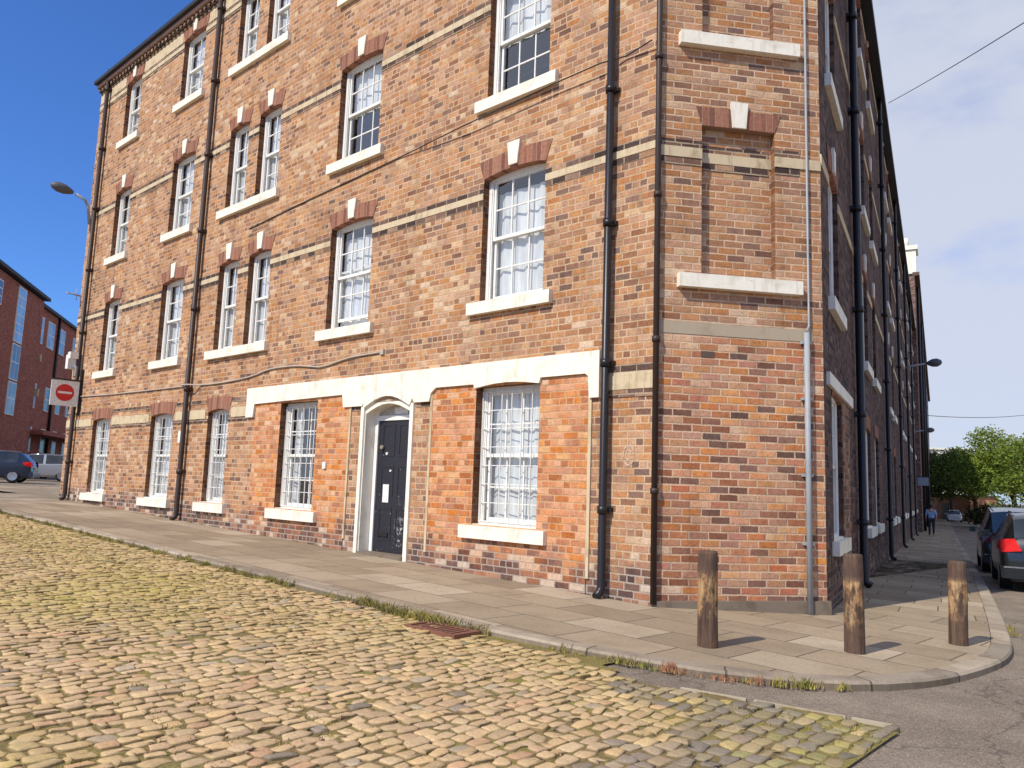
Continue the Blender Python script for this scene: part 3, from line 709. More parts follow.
# cobbles: individually shaped setts
def sett_mat():
    t=NT('granite_setts'); p=t.pos(); c=t.attr('sc','Color'); f=t.noise(p,60,4,.7); m=t.noise(p,9,4,.6); b=t.noise(p,.9,4,.6)
    c=t.mix(1.,c,t.ramp(f,[(.25,(.7,.7,.7)),(.75,(1.2,1.2,1.2))]),'MULTIPLY'); c=t.mix(t.math('MULTIPLY',t.sstep(m,.55,.75),.35),c,t.mix(1.,c,(.6,.55,.5),'MULTIPLY'))
    c=t.mix(t.math('MULTIPLY',t.sstep(b,.4,.7),.18),c,t.mix(1.,c,(.75,.72,.6),'MULTIPLY'))
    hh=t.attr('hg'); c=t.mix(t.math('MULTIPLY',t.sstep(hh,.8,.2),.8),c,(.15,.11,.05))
    t.bsdf(c,.85,.3,normal=t.bump(t.math('ADD',f,m),.5,.008)); return t.m
m_sett=sett_mat()
def moss_mat():
    t=NT('mossy_joint_dirt'); p=t.pos(); a=t.noise(p,1.1,4,.6); f=t.noise(p,45,4,.7)
    c=t.mix(t.sstep(a,.4,.62),(.20,.145,.07),(.24,.20,.065)); c=t.mix(1.,c,t.ramp(f,[(.25,(.5,.5,.5)),(.75,(1.5,1.5,1.4))]),'MULTIPLY'); t.bsdf(c,.95,.1,normal=t.bump(f,.7,.02)); return t.m
m_moss=moss_mat()
from mathutils import noise as mn
def qline(s): return 2.40 if s>-1.0 else (2.40+(-1.0-s)*.13 if s>-1.75 else 2.4975+(s+1.75)*.285)
SMIN=-2.92
def cob_ok(s,q): return s>SMIN and q>qline(s)+.06
mb=MB(); 
for i in range(0,160):
    for j in range(0,48):
        s0=-2.95+i*.15; q0=2.0+j*.15
        q0c=max(q0,qline(s0)); 
        pts=[(s0,q0),(s0,q0+.15),(s0+.15,q0+.15),(s0+.15,q0)]
        if s0<-1.2 and q0<qline(s0): continue
        PP=[sq(a,b) for a,b in pts]
        mb.face([(p.x,p.y,zroad(p.x,p.y)+.0015) for p in PP])
base=mb.build('joint_bed',m_moss,T0); tag(base,kind='structure'); base.name='cobble_bed'
PAL=[(a*1.02,b*.945,c*.87) for a,b,c in [(.56,.42,.24),(.54,.40,.23),(.58,.44,.255),(.52,.385,.225),(.53,.385,.235),(.55,.42,.26),(.48,.36,.22),(.56,.405,.22),(.50,.375,.24)]]
mb=MB(); rng=random.Random(3)
smax=21.; s=SMIN; ri=0
while s<smax:
    wd=rng.uniform(.070,.096); sc_=s+wd/2
    q=1.6+rng.uniform(0,.2)
    qmax=8.6 if s<9 else 6.0
    while q<qmax:
        ln=rng.uniform(.085,.150)
        if rng.random()<.1: ln*=.7
        qc=q+ln/2
        # courses wander a little
        wob=.10*mn.noise(Vector((qc*.55,s*.25,3)))+.03*mn.noise(Vector((qc*2.3,s*1.1,9)))
        ss=sc_+wob
        if cob_ok(ss,qc-ln*.35) and ss<smax:
            g=.007; hw=wd/2-g*rng.uniform(.35,.9); hl=ln/2-g*rng.uniform(.35,1.)
            P=sq(ss,qc); near=(P.length<9.5)
            far=P.length>13
            yaw=rng.gauss(0,.10); ca,sa=cos(yaw),sin(yaw)
            tl=(rng.gauss(0,.04),rng.gauss(0,.04)); dz=rng.gauss(0,.0035)
            zz0=zroad(P.x,P.y)
            c=rng.choice(PAL); v=rng.uniform(.86,1.13)
            r_=rng.random()
            if r_<.012: c=(.28,.22,.16)
            elif r_<.045: c=(.56,.34,.19)
            elif r_<.09: c=(.42,.325,.215)
            # surroundings: mossy upper street, tar-stained right end
            moss=max(0,mn.noise(Vector((ss*.35,qc*.6,1.7)))+.12)*1.1
            if ss>1.0: moss+=.30*max(0,1-abs(qc-3.3)/1.5)*min(1,(ss-1)/2)
            if ss>2.5: moss+=.12
            moss=min(.8,moss*1.25)*rng.uniform(.4,1.2)
            c=tuple(a*(1-moss)+b*moss for a,b in zip(c,(.45,.35,.10)))
            if ss<-2.2+.25*mn.noise(Vector((qc*1.5,ss*2,0))) or (qc<qline(ss)+.45 and ss<-1.5):
                k=rng.uniform(.35,.9); 
                if rng.random()<.14: k=.1
                c=tuple(a*(1-k)+b*k for a,b in zip(c,(.19,.165,.14)))
                if ss<-2.55 and qc>2.4 and rng.random()<.5: c=tuple(a*.5+b*.5 for a,b in zip(c,(.36,.33,.10)))
            c=(c[0]*v,c[1]*v,c[2]*v,1)
            n=4 if near else 3
            cut=rng.uniform(.12,.36)   # rounded corners
            hgt=rng.uniform(.008,.013); sk=.02
            jit=[(rng.gauss(0,.0075),rng.gauss(0,.0075)) for _ in range(8)]
            # 8-gon outline
            o8=[(-1,-1+cut*1.5),(-1+cut,-1),(1-cut,-1),(1,-1+cut*1.5),(1,1-cut*1.5),(1-cut,1),(-1+cut,1),(-1,1-cut*1.5)]
            rings=[]
            levels=((1.0,-sk,0.),(.985,.35*hgt,.35),(.88,.90*hgt,.9),(.5,1.05*hgt,1.)) if not far else ((1.0,-sk,0.),(.92,.6*hgt,.7),(.6,1.03*hgt,1.))
            for f,h,t_ in levels:
                rg=[]
                for (a,b),(ja,jb) in zip(o8,jit):
                    xs_=hw*a*f+ja*f; ys_=hl*b*f+jb*f
                    xr=xs_*ca-ys_*sa; yr=xs_*sa+ys_*ca
                    pp=sq(ss+xr,qc+yr)
                    rg.append(mb.vert((pp.x,pp.y,zz0+dz+h+(xr*tl[0]+yr*tl[1] if t_>0 else 0)),sc=c,hg=t_))
                rings.append(rg)
            for i in range(len(rings)-1):
                for k in range(8):
                    k2=(k+1)%8; mb.facei([rings[i][k],rings[i+1][k],rings[i+1][k2],rings[i][k2]][::-1])
            mb.facei(rings[-1])
        q+=ln
    s+=wd; ri+=1
cb=mb.build('cobbled_road',m_sett,T0); tag(cb,kind='structure')
# orient faces up
import bmesh
bm=bmesh.new(); bm.from_mesh(cb.data); bmesh.ops.recalc_face_normals(bm,faces=bm.faces); bm.to_mesh(cb.data); bm.free()
# pale edging strip where cobbles meet tarmac
mb=MB()
for a,b in (((-1.78,2.51),(-2.15,2.405)),((-2.19,2.39),(-2.66,2.255)),((-2.69,2.245),(-2.88,2.19))):
    pa,pb=Vector(a),Vector(b); t=(pb-pa).normalized(); nn=Vector((-t.y,t.x))*.013
    P=[sq(*(pa+nn)),sq(*(pb+nn)),sq(*(pb-nn)),sq(*(pa-nn))]
    mb.face([(p.x,p.y,zroad(p.x,p.y)+.006) for p in P]); mb.face([(p.x,p.y,zroad(p.x,p.y)+.006 if k<2 else zroad(p.x,p.y)-.05) for k,p in enumerate([P[0],P[1],P[1],P[0]])])
    mb.face([(p.x,p.y,zroad(p.x,p.y)+.006 if k<2 else zroad(p.x,p.y)-.05) for k,p in enumerate([P[3],P[2],P[2],P[3]])])
tag(mb.build('road_edging',painted('pale_edging',(.44,.37,.26),.8,.95),T0),kind='structure')

# weeds along kerb and in joints
def blade_mat():
    t=NT('weed_blades'); c=t.attr('sc','Color'); d=t.bsdf(c,.8,.2); return t.m
m_blade=blade_mat()
mb=MB(); rng=random.Random(11)
def tuft(P,n,h,colr,spread=.05):
    z=zroad(P.x,P.y)
    for _ in range(n):
        a=rng.uniform(0,2*pi); r=rng.uniform(0,spread); x=P.x+r*cos(a); y=P.y+r*sin(a)
        hh=h*rng.uniform(.4,1.2); le=rng.uniform(.1,.7)*hh; wd=rng.uniform(.0018,.005); b=rng.uniform(0,2*pi)
        v=rng.uniform(.7,1.25); cc=tuple(k*v for k in colr)+(1,)
        dx,dy=cos(b)*le,sin(b)*le; px,py=-sin(b)*wd,cos(b)*wd
        mb.face([(x-px,y-py,z),(x+px,y+py,z),(x+dx*.5+px*.7,y+dy*.5+py*.7,z+hh*.65),(x+dx,y+dy,z+hh),(x+dx*.5-px*.7,y+dy*.5-py*.7,z+hh*.65)],sc=[cc]*5)
G1=(.20,.20,.05);G2=(.34,.28,.07);G3=(.42,.20,.11);G4=(.30,.24,.10)
for i in range(1,len(KP)-1):
    P=KP[i]; s_=(P-C1).dot(dA); t_=(P-C2).dot(dB)
    if s_>17 or t_>2: continue
    for k in range(11):
        Q=P.lerp(KP[i+1],rng.random())-inn[i]*rng.uniform(.01,.06)
        den=mn.noise(Vector((Q.x*1.1,Q.y*1.1,5)))+.45
        if -.1<s_<1.6 or -2.1<s_<-1.1: den+=.6
        if s_<-2.3: den = .5 if -2.84<s_<-2.2 and t_<1.0 and 0.3<t_ else -1
        if rng.random()<den:
            cc=rng.choice((G1,G2,G2,G4));
            if -1.75<s_<-1.2: cc=rng.choice((G3,G3,G2))
            tuft(Q,rng.randint(9,22),rng.choice((.03,.05,.07)) if s_<-.2 or s_>1.8 else .08,cc,.05)
for _ in range(2600):
    s_=rng.uniform(-2.9,13); q=2.45+abs(rng.gauss(0,1.5)); 
    if q<qline(s_)+.05: continue
    if mn.noise(Vector((s_*.5,q*.7,2)))<.02+.12*(s_<1): continue
    tuft(sq(s_,q),rng.randint(5,12),.020,rng.choice((G1,G2,G2,G4)),.06)
for _ in range(160):
    s_=rng.uniform(0,16.4); P=sq(s_,rng.uniform(.0,.05))
    if mn.noise(Vector((s_*1.3,0,8)))>.1:
        z_=zp(P.x,P.y); tuft(P,4,.05+(z_-zroad(P.x,P.y)),G4,.03)
weeds=mb.build('kerb_weeds',m_blade,T0); tag(weeds,'yellowish weeds and moss tufts along the kerb and between cobbles','weeds',kind='stuff')

# ------------------------------------------------------------------ street things
def up_frame(x,y,z,yaw=0): return Matrix.Translation(M3(x,y,z)) @ Matrix.Rotation(yaw,4,'Z')
# rusty drain grate at the kerb
P=sq(.22,2.62); fr=up_frame(P.x,P.y,zroad(P.x,P.y)+.018,math.atan2(dA.y,dA.x))
m_rust=painted('rusty_iron',(.20,.085,.055),.6,.85)
e=empty('drain_grate',fr); tag(e,'rusty iron drain grate set in the cobbles against the kerb','drain grate')
mb=MB(); mb.box(-.28,.28,-.14,-.11,-.05,.012); mb.box(-.28,.28,.11,.14,-.05,.012); mb.box(-.28,-.25,-.11,.11,-.05,.012); mb.box(.25,.28,-.11,.11,-.05,.012); mb.build('grate_frame',m_rust,fr,e)
mb=MB()
for i in range(9): mb.box(-.235+i*.054,-.205+i*.054,-.11,.11,-.045,.006)
mb.build('grate_bars',m_rust,fr,e)

# bollards
def bollard_mat(seed):
    t=NT('peeling_timber'); p=t.obj(); x,y,z=t.sep(p); pp=t.n('ShaderNodeVectorMath',operation='ADD'); t.set(pp.inputs[0],p); pp.inputs[1].default_value=(seed,seed*2,seed)
    g=t.noise(t.comb(t.math('MULTIPLY',x,40.),t.math('MULTIPLY',y,40.),t.math('MULTIPLY',z,3.)),1.,4,.6); n=t.noise(pp.outputs[0],6,5,.7)
    c=t.mix(t.sstep(g,.3,.7),(.062,.038,.028),(.14,.088,.06))
    c=t.mix(t.math('MULTIPLY',t.sstep(n,.5,.7),.5),c,(.19,.10,.06))
    nb=t.noise(t.comb(t.math('ADD',t.math('MULTIPLY',x,9.),seed),t.math('MULTIPLY',y,9.),t.math('MULTIPLY',z,4.)),1.,5,.75)
    band=t.math('MULTIPLY',t.sstep(t.math('ADD',z,t.math('MULTIPLY',nb,.3)),.36,.50),t.sstep(t.math('ADD',z,t.math('MULTIPLY',nb,.16)),.76,.68))
    pm=t.math('MULTIPLY',t.sstep(nb,.40,.58),band)
    c=t.mix(t.math('MULTIPLY',pm,.9),c,t.mix(t.sstep(g,.3,.7),(.36,.19,.075),(.54,.37,.19)))
    ring=t.math('MULTIPLY',t.sstep(z,.60,.63),t.sstep(z,.74,.71)); c=t.mix(t.math('MULTIPLY',ring,.55),c,(.10,.06,.05))
    t.bsdf(c,.85,.2,normal=t.bump(t.math('ADD',g,n),.7,.012)); return t.m
bd=[((1.53,6.09),.70,'brown timber bollard with ochre paint, leftmost of three, before the cut-off brick corner',.0),((2.71,6.27),.74,'brown timber bollard with ochre paint, middle of three, before the shaded wall end',.02),((3.92,7.0),.70,'brown timber bollard with ochre paint, rightmost of three, on the kerb near the parked cars',-.02)]
for i,((x,y),h,lab,lean) in enumerate(bd):
    z=zp(x,y); fr=up_frame(x,y,z,i*1.3) @ Matrix.Rotation(lean,4,'Y')
    mb=MB(); r=.075
    mb.lathe([(r*1.02,-.1),(r*1.02,.0),(r,.3*h),(r*.99,.62*h),(r*1.0,.82*h),(r*.97,.97*h),(r*.9,h),(r*.2,h+.004)],22)
    for k,(vx,vy,vz) in enumerate(mb.v):
        nn=1+.05*mn.noise(Vector((vx*9,vy*9,vz*4+i*7))); mb.v[k]=(vx*nn,vy*nn,vz)
    e=mb.build('bollard',bollard_mat(i*3.1),fr); tag(e,lab,'bollard','timber bollards at the corner')
# no entry sign on the far left corner
fr=at(FA,-15.85,-.05,1.5) @ Matrix.Rotation(-pi/2,4,'Z')   # local x points away from the wall
e=empty('road_sign',fr); tag(e,'square white no entry sign with red disc at the building corner','road sign')
# local: x along outward normal, y along wall to the left... face looks along -y (towards the camera side)
ms_w=simple('sign_white',(.78,.78,.76),.4); ms_r=simple('sign_red',(.62,.03,.025),.4); ms_k=m_black
mb=MB(); mb.box(.02,.62,0,.03,0,.6); mb.build('sign_panel',ms_w,fr,e)
mb=MB(); n=28; 
mb.face([(.32+.20*cos(2*pi*k/n),.034,.31+.20*sin(2*pi*k/n)) for k in range(n)]); mb.build('red_disc',ms_r,fr,e)
mb=MB(); mb.box(.17,.47,.035,.04,.285,.335); mb.build('white_bar',ms_w,fr,e)
mb=MB(); mb.box(-.04,.64,-.0,.05,.602,.635); mb.tube([(.2,.02,-.1),(.2,.02,0)],.012,6); mb.box(-.06,.0,-.02,.05,-.2,.9); mb.build('bracket',ms_k,fr,e)
# street lamp on the left corner
def lamp(name,fr,pts,head,lab,r=.03,hs=1.):
    e=empty(name,fr); tag(e,lab,'street lamp')
    mb=MB(); mb.tube(pts,r,8); mb.build('lamp_arm',m_grey,fr,e)
    mb=MB(); h=Vector(head); d=(Vector(head)-Vector(pts[-2])).normalized(); d.z*=.4; d.normalize()
    path=[h-d*.05,h+d*.02,h+d*.14,h+d*.30,h+d*.42,h+d*.46]
    mb.tube(path,[.03*hs,.06*hs,.095*hs,.10*hs,.06*hs,.02*hs],10)
    mb.v=[(a,b,h.z+(c-h.z)*.62) for a,b,c in mb.v] if False else mb.v
    mb.build('lamp_head',simple('lamp_grey',(.10,.10,.11),.5),fr,e)
    return e
fr=at(FA,-16.35,0,6.1)
lamp('street_lamp',fr,[(0,0,0),(0,-.06,0),(-.02,-.12,.42),(-.03,-.2,.58),(-.05,-.42,.68)],(-.07,-.52,.71),'grey street lamp on a curved arm at the left roof corner',.035,1.25)
mb=MB(); mb.tube([(0,0,0),(0,-.34,.02)],.018,6); mb.tube([(-.02,-.1,-.12),(-.02,-.1,.2)],.01,6); mb.tube([(-.05,-.3,.05),(.05,-.3,.05)],.012,6); mb.tube([(0,0,-.2),(0,0,.2)],.014,6)
o=mb.build('aerial_bracket',m_grey,at(FA,-16.55,0,4.3)); tag(o,'small dark metal bracket sticking out of the far left wall edge','bracket')
fr=at(FA,-16.02,0,2.45)
e=empty('floodlight',fr); tag(e,'small white floodlights above the no entry sign','floodlight')
mb=MB(); mb.box(-.09,.09,-.3,-.12,.2,.36); mb.build('lamp_housing',m_white,fr,e)
mb=MB(); mb.box(-.5,-.34,-.2,-.02,.0,.34); mb.build('lamp_housing',m_white,fr,e)
mb=MB(); mb.box(-.05,.05,-.13,0,-.2,.32); mb.box(-.5,0,-.06,-.02,.05,.1); mb.build('mounting_arm',m_grey,fr,e)
# wall cables
mb=MB(); path=[(-16.3,1.766),(-14.5,1.72),(-13.0,1.70),(-11.59,1.69),(-10.3,1.68),(-9.2,1.66),(-8.09,1.70),(-7.4,1.79),(-6.56,1.78),(-6.0,1.715),(-5.6,1.75),(-5.2,1.80),(-4.49,1.815)]
sp=smooth_poly([Vector(p) for p in path],.2)
mb.tube([(p.x,-.02 if abs(p.x+10.22)>.2 else -.165,p.y) for p in sp],.014,6); mb.box(-4.51,-4.43,-.03,0,1.78,1.85)
o=mb.build('wall_cable',m_cable,FA); tag(o,'pale wavy cable clipped across the brick above the ground floor windows','cable')
mb=MB(); mb.tube([(-8.5,-.014,4.42),(-7,-.014,4.52),(-5.5,-.014,4.60),(-4.33,-.014,4.66),(-2.9,-.095,4.70),(-1.37,-.095,4.775),(-.7,-.1,4.79),(-.4,-.03,4.80),(-.03,-.08,4.83)],.009,5)
o=mb.build('wall_cable',m_wire,FA); tag(o,'thin dark cable running under the second floor sills beside the black drainpipe','cable')
mb=MB(); mb.box(-10.52,-10.38,-.04,0,.6,.82); o=mb.build('junction_box',m_white,FA); tag(o,'small white box on the wall left of the brown drainpipe','junction box')
mb=MB(); mb.box(-5.72,-5.64,-.04,-.012,.16,.26); o=mb.build('junction_box',m_white,FA); tag(o,'tiny white box on the orange brick right of the barred window','junction box')
# faint ring left on the bricks
mb=MB(); n=30
for k in range(n):
    a0,a1=2*pi*k/n,2*pi*(k+1)/n
    if mn.noise(Vector((cos(a0)*2,sin(a0)*2,1)))<-.02: continue
    for r0,r1,sx_ in ((.095,.115,.62),(.045,.06,.62)):
        mb.face([(-.30+sx_*r0*cos(a0),-.006,.36+r0*sin(a0)),(-.30+sx_*r1*cos(a0),-.006,.36+r1*sin(a0)),(-.30+sx_*r1*cos(a1),-.006,.36+r1*sin(a1)),(-.30+sx_*r0*cos(a1),-.006,.36+r0*sin(a1))][::-1])
o=mb.build('wall_mark',painted('chalky_residue',(.54,.43,.33),.9,.95),FA); tag(o,'faint whitish ring left on the bricks right of the black drainpipe','wall mark')
# lamps and sign on the shaded side
P=tw(24.5,0); fr=at(FB,24.5,0,5.0)
lamp('street_lamp',fr,[(0,0,0),(0,-.25,.06),(0,-.75,.14)],(0,-.85,.15),'dark street lamp projecting from the shaded wall over the pavement',.03,1.6)
fr=at(FB,38,0,3.6)
lamp('street_lamp',fr,[(0,0,0),(0,-.2,.02),(0,-.45,.05)],(0,-.5,.06),'small dark lamp lower down at the far end of the shaded wall',.03,1.4)
mb=MB(); mb.box(0,.05,-.62,-.12,0,.42); fr=at(FB,37,0,.75); e=mb.build('hanging_sign',simple('grey_sign',(.3,.32,.35),.6),fr); tag(e,'grey projecting board on the shaded wall above the walking person','sign')
mb=MB(); mb.box(-.01,.06,-.66,0,.42,.46); mb.build('sign_arm',m_black,fr,e)
# overhead cables
mb=MB(); a=Vector((*tw(15.5,.15),9.4)); b=Vector((20.,12.,13.3)); a=Vector((*tw(13.4,.2),9.6))
def seg(a,b,sag,n=14): return [a.lerp(b,i/n)-Vector((0,0,sag*4*(i/n)*(1-i/n))) for i in range(n+1)]
b=Vector((17.0*.62,25*.62,16.36*.62))
mb.tube(seg(a,Vector((10.2,14.0,9.25)),.06),.012,5); 
OC=mb
# second building at the far end of the street
fb=empty('far_warehouse',FB); tag(fb,'taller dark brick block beyond the warehouse with a pale chimney on its roof','building')
mb=MB(); hl=[(44+4*k,45.1+4*k,z,z+1.7,.06) for k in range(14) for z in (-.6,2.2,5.,7.8,10.2)]
FB2=FB@Matrix.Translation((0,-.22*S,0))
wall(mb,BL+.01,105,12.6,lambda x:gB(x)-.2,[],front_only=True); mb.face([(BL+.01,6,-3),(BL+.01,0,-3),(BL+.01,0,12.6),(BL+.01,6,12.6)],[(6,-3),(0,-3),(0,12.6),(6,12.6)],hg=[2]*4); mb.face([(BL+.01,6,12.6),(BL+.01,0,12.6),(105,0,12.6),(105,6,12.6)]); mb.face([(105,0,-4),(105,6,-4),(105,6,12.6),(105,0,12.6)])
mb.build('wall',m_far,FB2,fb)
mb=MB(); mb.box(BL-.0,105,-.25,.1,12.602,12.8); mb.build('cornice',m_banddark,FB2,fb)
for k in range(10):
    for z in (-.3,2.6,5.4,8.2,10.6):
        mb=MB(); mb.box(44+6*k,45.1+6*k,-.03,.0,z,z+1.5); mb.build('window',simple('far_pane',(.12,.13,.16),.15) if k+z==-.3 else bpy.data.materials['far_pane'],FB2,fb)
for x in (42.5,54.,66.): 
    mb=MB(); mb.tube([(x,-.1,12.5),(x,-.1,-2)],.08,8); mb.build('drainpipe',m_black,FB2,fb)
mb=MB(); mb.box(BL+.3,BL+1.6,-.1,.9,12.8,14.2); mb.box(BL+.2,BL+1.7,-.2,1.,14.2,14.45)
for k in range(3): mb.tube([(BL+.5+.45*k,.4,14.45),(BL+.5+.45*k,.4,14.95)],.14,8)
mb.build('chimney',m_cream,FB2,fb)

# red block on the left
P0=Vector((-28.3,38.)); P1=Vector((-38.5,73.3)); d=(P0-P1).normalized()   # right-hand direction seen from the street? facade faces +x
fx=(P1-P0).normalized(); FL_=frame(P0,fx)
lb=empty('red_brick_block',FL_); tag(lb,'modern dark red brick block with blue stair glazing across the left street','building')
LB=(P1-P0).length; Hb=11.25
mb=MB(); mb.box(0,LB,0,12,-2,Hb); mb.box(0,14.2,-.75,0,-2,Hb-.1); mb.build('wall',m_dist,FL_,lb)
mb=MB(); mb.box(-1,LB+1,-.2,12,Hb,Hb+.22); mb.box(-1,14.5,-1.05,-.2,Hb,Hb+.2); mb.build('roof',m_slate,FL_,lb)
def rect(F,par,x0,x1,z0,z1,y,name='window',mat=None,bars=(2,3)):
    mb=MB(); mb.box(x0,x1,y-.06,y,z0,z1); f=mb.build(name,m_white,F,par)
    nx,nz=bars; 
    g=MB()
    for i in range(nx):
        for j in range(nz):
            a=x0+.06+(x1-x0-.06)*i/nx; b=x0+(x1-x0-.06)*(i+1)/nx; c=z0+.06+(z1-z0-.06)*j/nz; dd=z0+(z1-z0-.06)*(j+1)/nz
            g.face([(a,y-.063,c),(b,y-.063,c),(b,y-.063,dd),(a,y-.063,dd)])
    g.build('pane',mat or m_bpane,F,f)
def pane_mat(name,c,c2,rough=.12):
    t=NT(name); p=t.obj(); n=t.noise(p,.8,3); t.bsdf(t.mix(t.sstep(n,.35,.65),c,c2),rough,.6); return t.m
m_bpane=pane_mat('pale_pane',(.30,.36,.42),(.12,.15,.2)); m_blue=pane_mat('blue_pane',(.16,.33,.62),(.30,.50,.75)); m_dark=pane_mat('dark_pane',(.03,.035,.045),(.08,.09,.1))
rect(FL_,lb,8.8,10.3,7.6,11.0,-.75,'stair_window',m_blue,(2,6)); rect(FL_,lb,8.8,10.3,3.2,5.2,-.75,'stair_window',m_bpane,(2,2)); rect(FL_,lb,8.8,10.3,5.3,7.5,-.75,'stair_window',m_dark,(2,2))
rect(FL_,lb,4.6,6.,9.2,10.6,-.75,'window',m_dark); rect(FL_,lb,4.6,6.,6.2,7.8,-.75,'window',m_dark)
for x in (15.6,18.4,21.3,25.5,29.5,33.): rect(FL_,lb,x,x+1.7,8.7,10.6,0,'window',m_bpane,(2,2))
for z in (1.2,4.2):
    for x in (16.0,19.4,22.4,25.4,28.2): rect(FL_,lb,x,x+1.1,z,z+1.7,0,'window',m_dark,(1,2))
for x,z in ((16.3,7.4),(16.6,5.0)):
    mb=MB(); mb.box(x,x+.3,-.3,0,z,z+.5); mb.build('vent',m_bandstone,FL_,lb)
mb=MB(); mb.box(14.3,LB,-1.5,0,.9+1.4,1.2+1.4); mb.build('canopy',m_dist,FL_,lb)
for x in (14.8,20.9,27.):
    mb=MB(); mb.tube([(x,-.12,Hb),(x,-.12,-.5)],.1,8); mb.build('drainpipe',m_black,FL_,lb)

# ------------------------------------------------------------------ cars
def car_paint(name,c): 
    t=NT(name); t.bsdf(c,.3,.5,.3,Coat_Weight=.6,Coat_Roughness=.08); return t.m
m_tyre=simple('tyre_rubber',(.02,.02,.02),.85); m_rim=simple('alloy',(.45,.45,.47),.35,.5,.8); m_cglass=pane_mat('car_glass',(.025,.03,.035),(.06,.07,.08),.06)
m_tail=simple('tail_light_red',(.72,.012,.008),.35,.2,Emission_Color=(.8,.03,.02,1),Emission_Strength=.0); m_plate=simple('plate',(.75,.6,.1),.5); m_head=simple('headlamp',(.7,.72,.75),.1,.6); m_chrome=simple('chrome',(.7,.7,.72),.15,.5,1.); m_trim=simple('black_trim',(.02,.02,.022),.6)
m_smoke=simple('smoked_lamp',(.10,.008,.008),.2,.5)
def make_car(fr,lab,paint,kind='hatch',group=None):
    e=empty('parked_car',fr); tag(e,lab,'car',group)
    L=2.0; tall=1.0 if kind=='hatch' else 1.1
    st=[(-2.0,.62,.64,.70,.40),(-1.97,.86,.88,.79,.52),(-1.90,.98,1.0,.82,.60),(-1.52,.98,1.36,.84,.585),(-1.38,.975,1.42,.845,.58),(-.42,.95,1.46,.86,.58),(-.30,.945,1.46,.86,.58),(.42,.92,1.42,.86,.57),(.52,.92,1.39,.86,.57),(1.12,.92,.96,.84,.66),(1.55,.86,.90,.82,.62),(1.86,.72,.76,.78,.55),(1.99,.52,.54,.70,.45)]
    if kind=='mpv': st=[(y,a,(b if b<1.1 else 1.05+(b-1.05)*1.35),w,wr*1.06 if b>1.1 else wr) for y,a,b,w,wr in st]; st[3]=(-1.80,.99,1.5,.85,.62)
    rings=[]; mb=MB()
    for y,zb_,zr,w,wr in st:
        half=[(w*.86,.24),(w*.97,.34),(w,.55),(w*.985,zb_-.03),(w*.96,zb_),(wr,zr),(wr*.55,zr+.03)]
        pr=[(x,z) for x,z in half]+[(-x,z) for x,z in half[::-1]]
        rings.append([(x,y,z) for x,z in pr])
    gl=[MB(),MB()]; rg=MB(); ws=MB()
    N=len(rings[0])
    for i in range(len(rings)-1):
        for k in range(N-1):
            P=[rings[i][k],rings[i+1][k],rings[i+1][k+1],rings[i][k+1]][::-1]
            side = k in (4,8); top= k in (5,6,7)
            y0,y1=st[i][0],st[i+1][0]
            if side and i in (4,6): gl[0 if k==4 else 1].face(P,smooth=False)
            elif top and i==2: rg.face(P)
            elif top and i==8: ws.face(P)
            else: mb.face(P,smooth=False)
    mb.face(rings[0]); mb.face(rings[-1][::-1])
    P=[rings[0][0]]+[r[0] for r in rings[1:]]
    for i in range(len(rings)-1): mb.face([rings[i][0],rings[i][-1],rings[i+1][-1],rings[i+1][0]])
    b=mb.build('body',paint,fr,e,scale=1.)
    bm=bmesh.new(); bm.from_mesh(b.data); bmesh.ops.remove_doubles(bm,verts=bm.verts,dist=.0005); bmesh.ops.recalc_face_normals(bm,faces=bm.faces); bm.to_mesh(b.data); bm.free()
    for p in b.data.polygons: p.use_smooth=True
    b.data.set_sharp_from_angle(angle=R_(32))
    [q_.build('side_window',m_cglass,fr,e,scale=1.) for q_ in gl]; rg.build('rear_window',m_cglass,fr,e,scale=1.); ws.build('windscreen',m_cglass,fr,e,scale=1.)
    for sx in (-1,1):
        for y in (-1.25,1.28):
            w=MB(); x=sx*.73
            prof=[]
            for xo,r in ((-.10,.26),(-.10,.31),(.06,.315),(.10,.29),(.105,.2)):
                prof.append((xo,r))
            ri=[[w.vert((x+sx*xo,y+r*cos(2*pi*k/20),.315+r*sin(2*pi*k/20))) for k in range(20)] for xo,r in prof]
            for i in range(len(ri)-1):
                for k in range(20): w.facei([ri[i][k],ri[i][(k+1)%20],ri[i+1][(k+1)%20],ri[i+1][k]])
            wo=w.build('wheel',m_tyre,fr,e,scale=1.)
            r=MB()
            for k in range(20): r.face([(x+sx*.1,y,.315),(x+sx*.112,y+.205*cos(2*pi*k/20),.315+.205*sin(2*pi*k/20)),(x+sx*.112,y+.205*cos(2*pi*(k+1)/20),.315+.205*sin(2*pi*(k+1)/20))])
            r.build('rim',m_rim,fr,wo,scale=1.)
        t=MB(); sgn=sx
        P=[(sgn*.60,-2.012,.78),(sgn*.74,-1.985,.80),(sgn*.83,-1.90,.82),(sgn*.852,-1.66,.90),(sgn*.845,-1.62,1.0),(sgn*.83,-1.82,1.02),(sgn*.80,-1.93,1.0),(sgn*.62,-1.985,.98)]
        # tail lamp wraps the corner: two fans, back and side
        c0=(sgn*.80,-1.99,.9)
        back=[(sgn*.50,-2.03,.80),(sgn*.83,-1.985,.76),(sgn*.835,-1.965,1.00),(sgn*.60,-1.975,1.02)]
        sidep=[(sgn*.83,-1.985,.76),(sgn*.885,-1.70,.84),(sgn*.865,-1.62,.96),(sgn*.835,-1.965,1.00)]
        t.face(back if sgn>0 else back[::-1]); t.face(sidep if sgn>0 else sidep[::-1])
        inner=[(p[0]*.93,p[1]+.08,p[2]) for p in (back[0],back[1],sidep[1],sidep[2],back[3])]
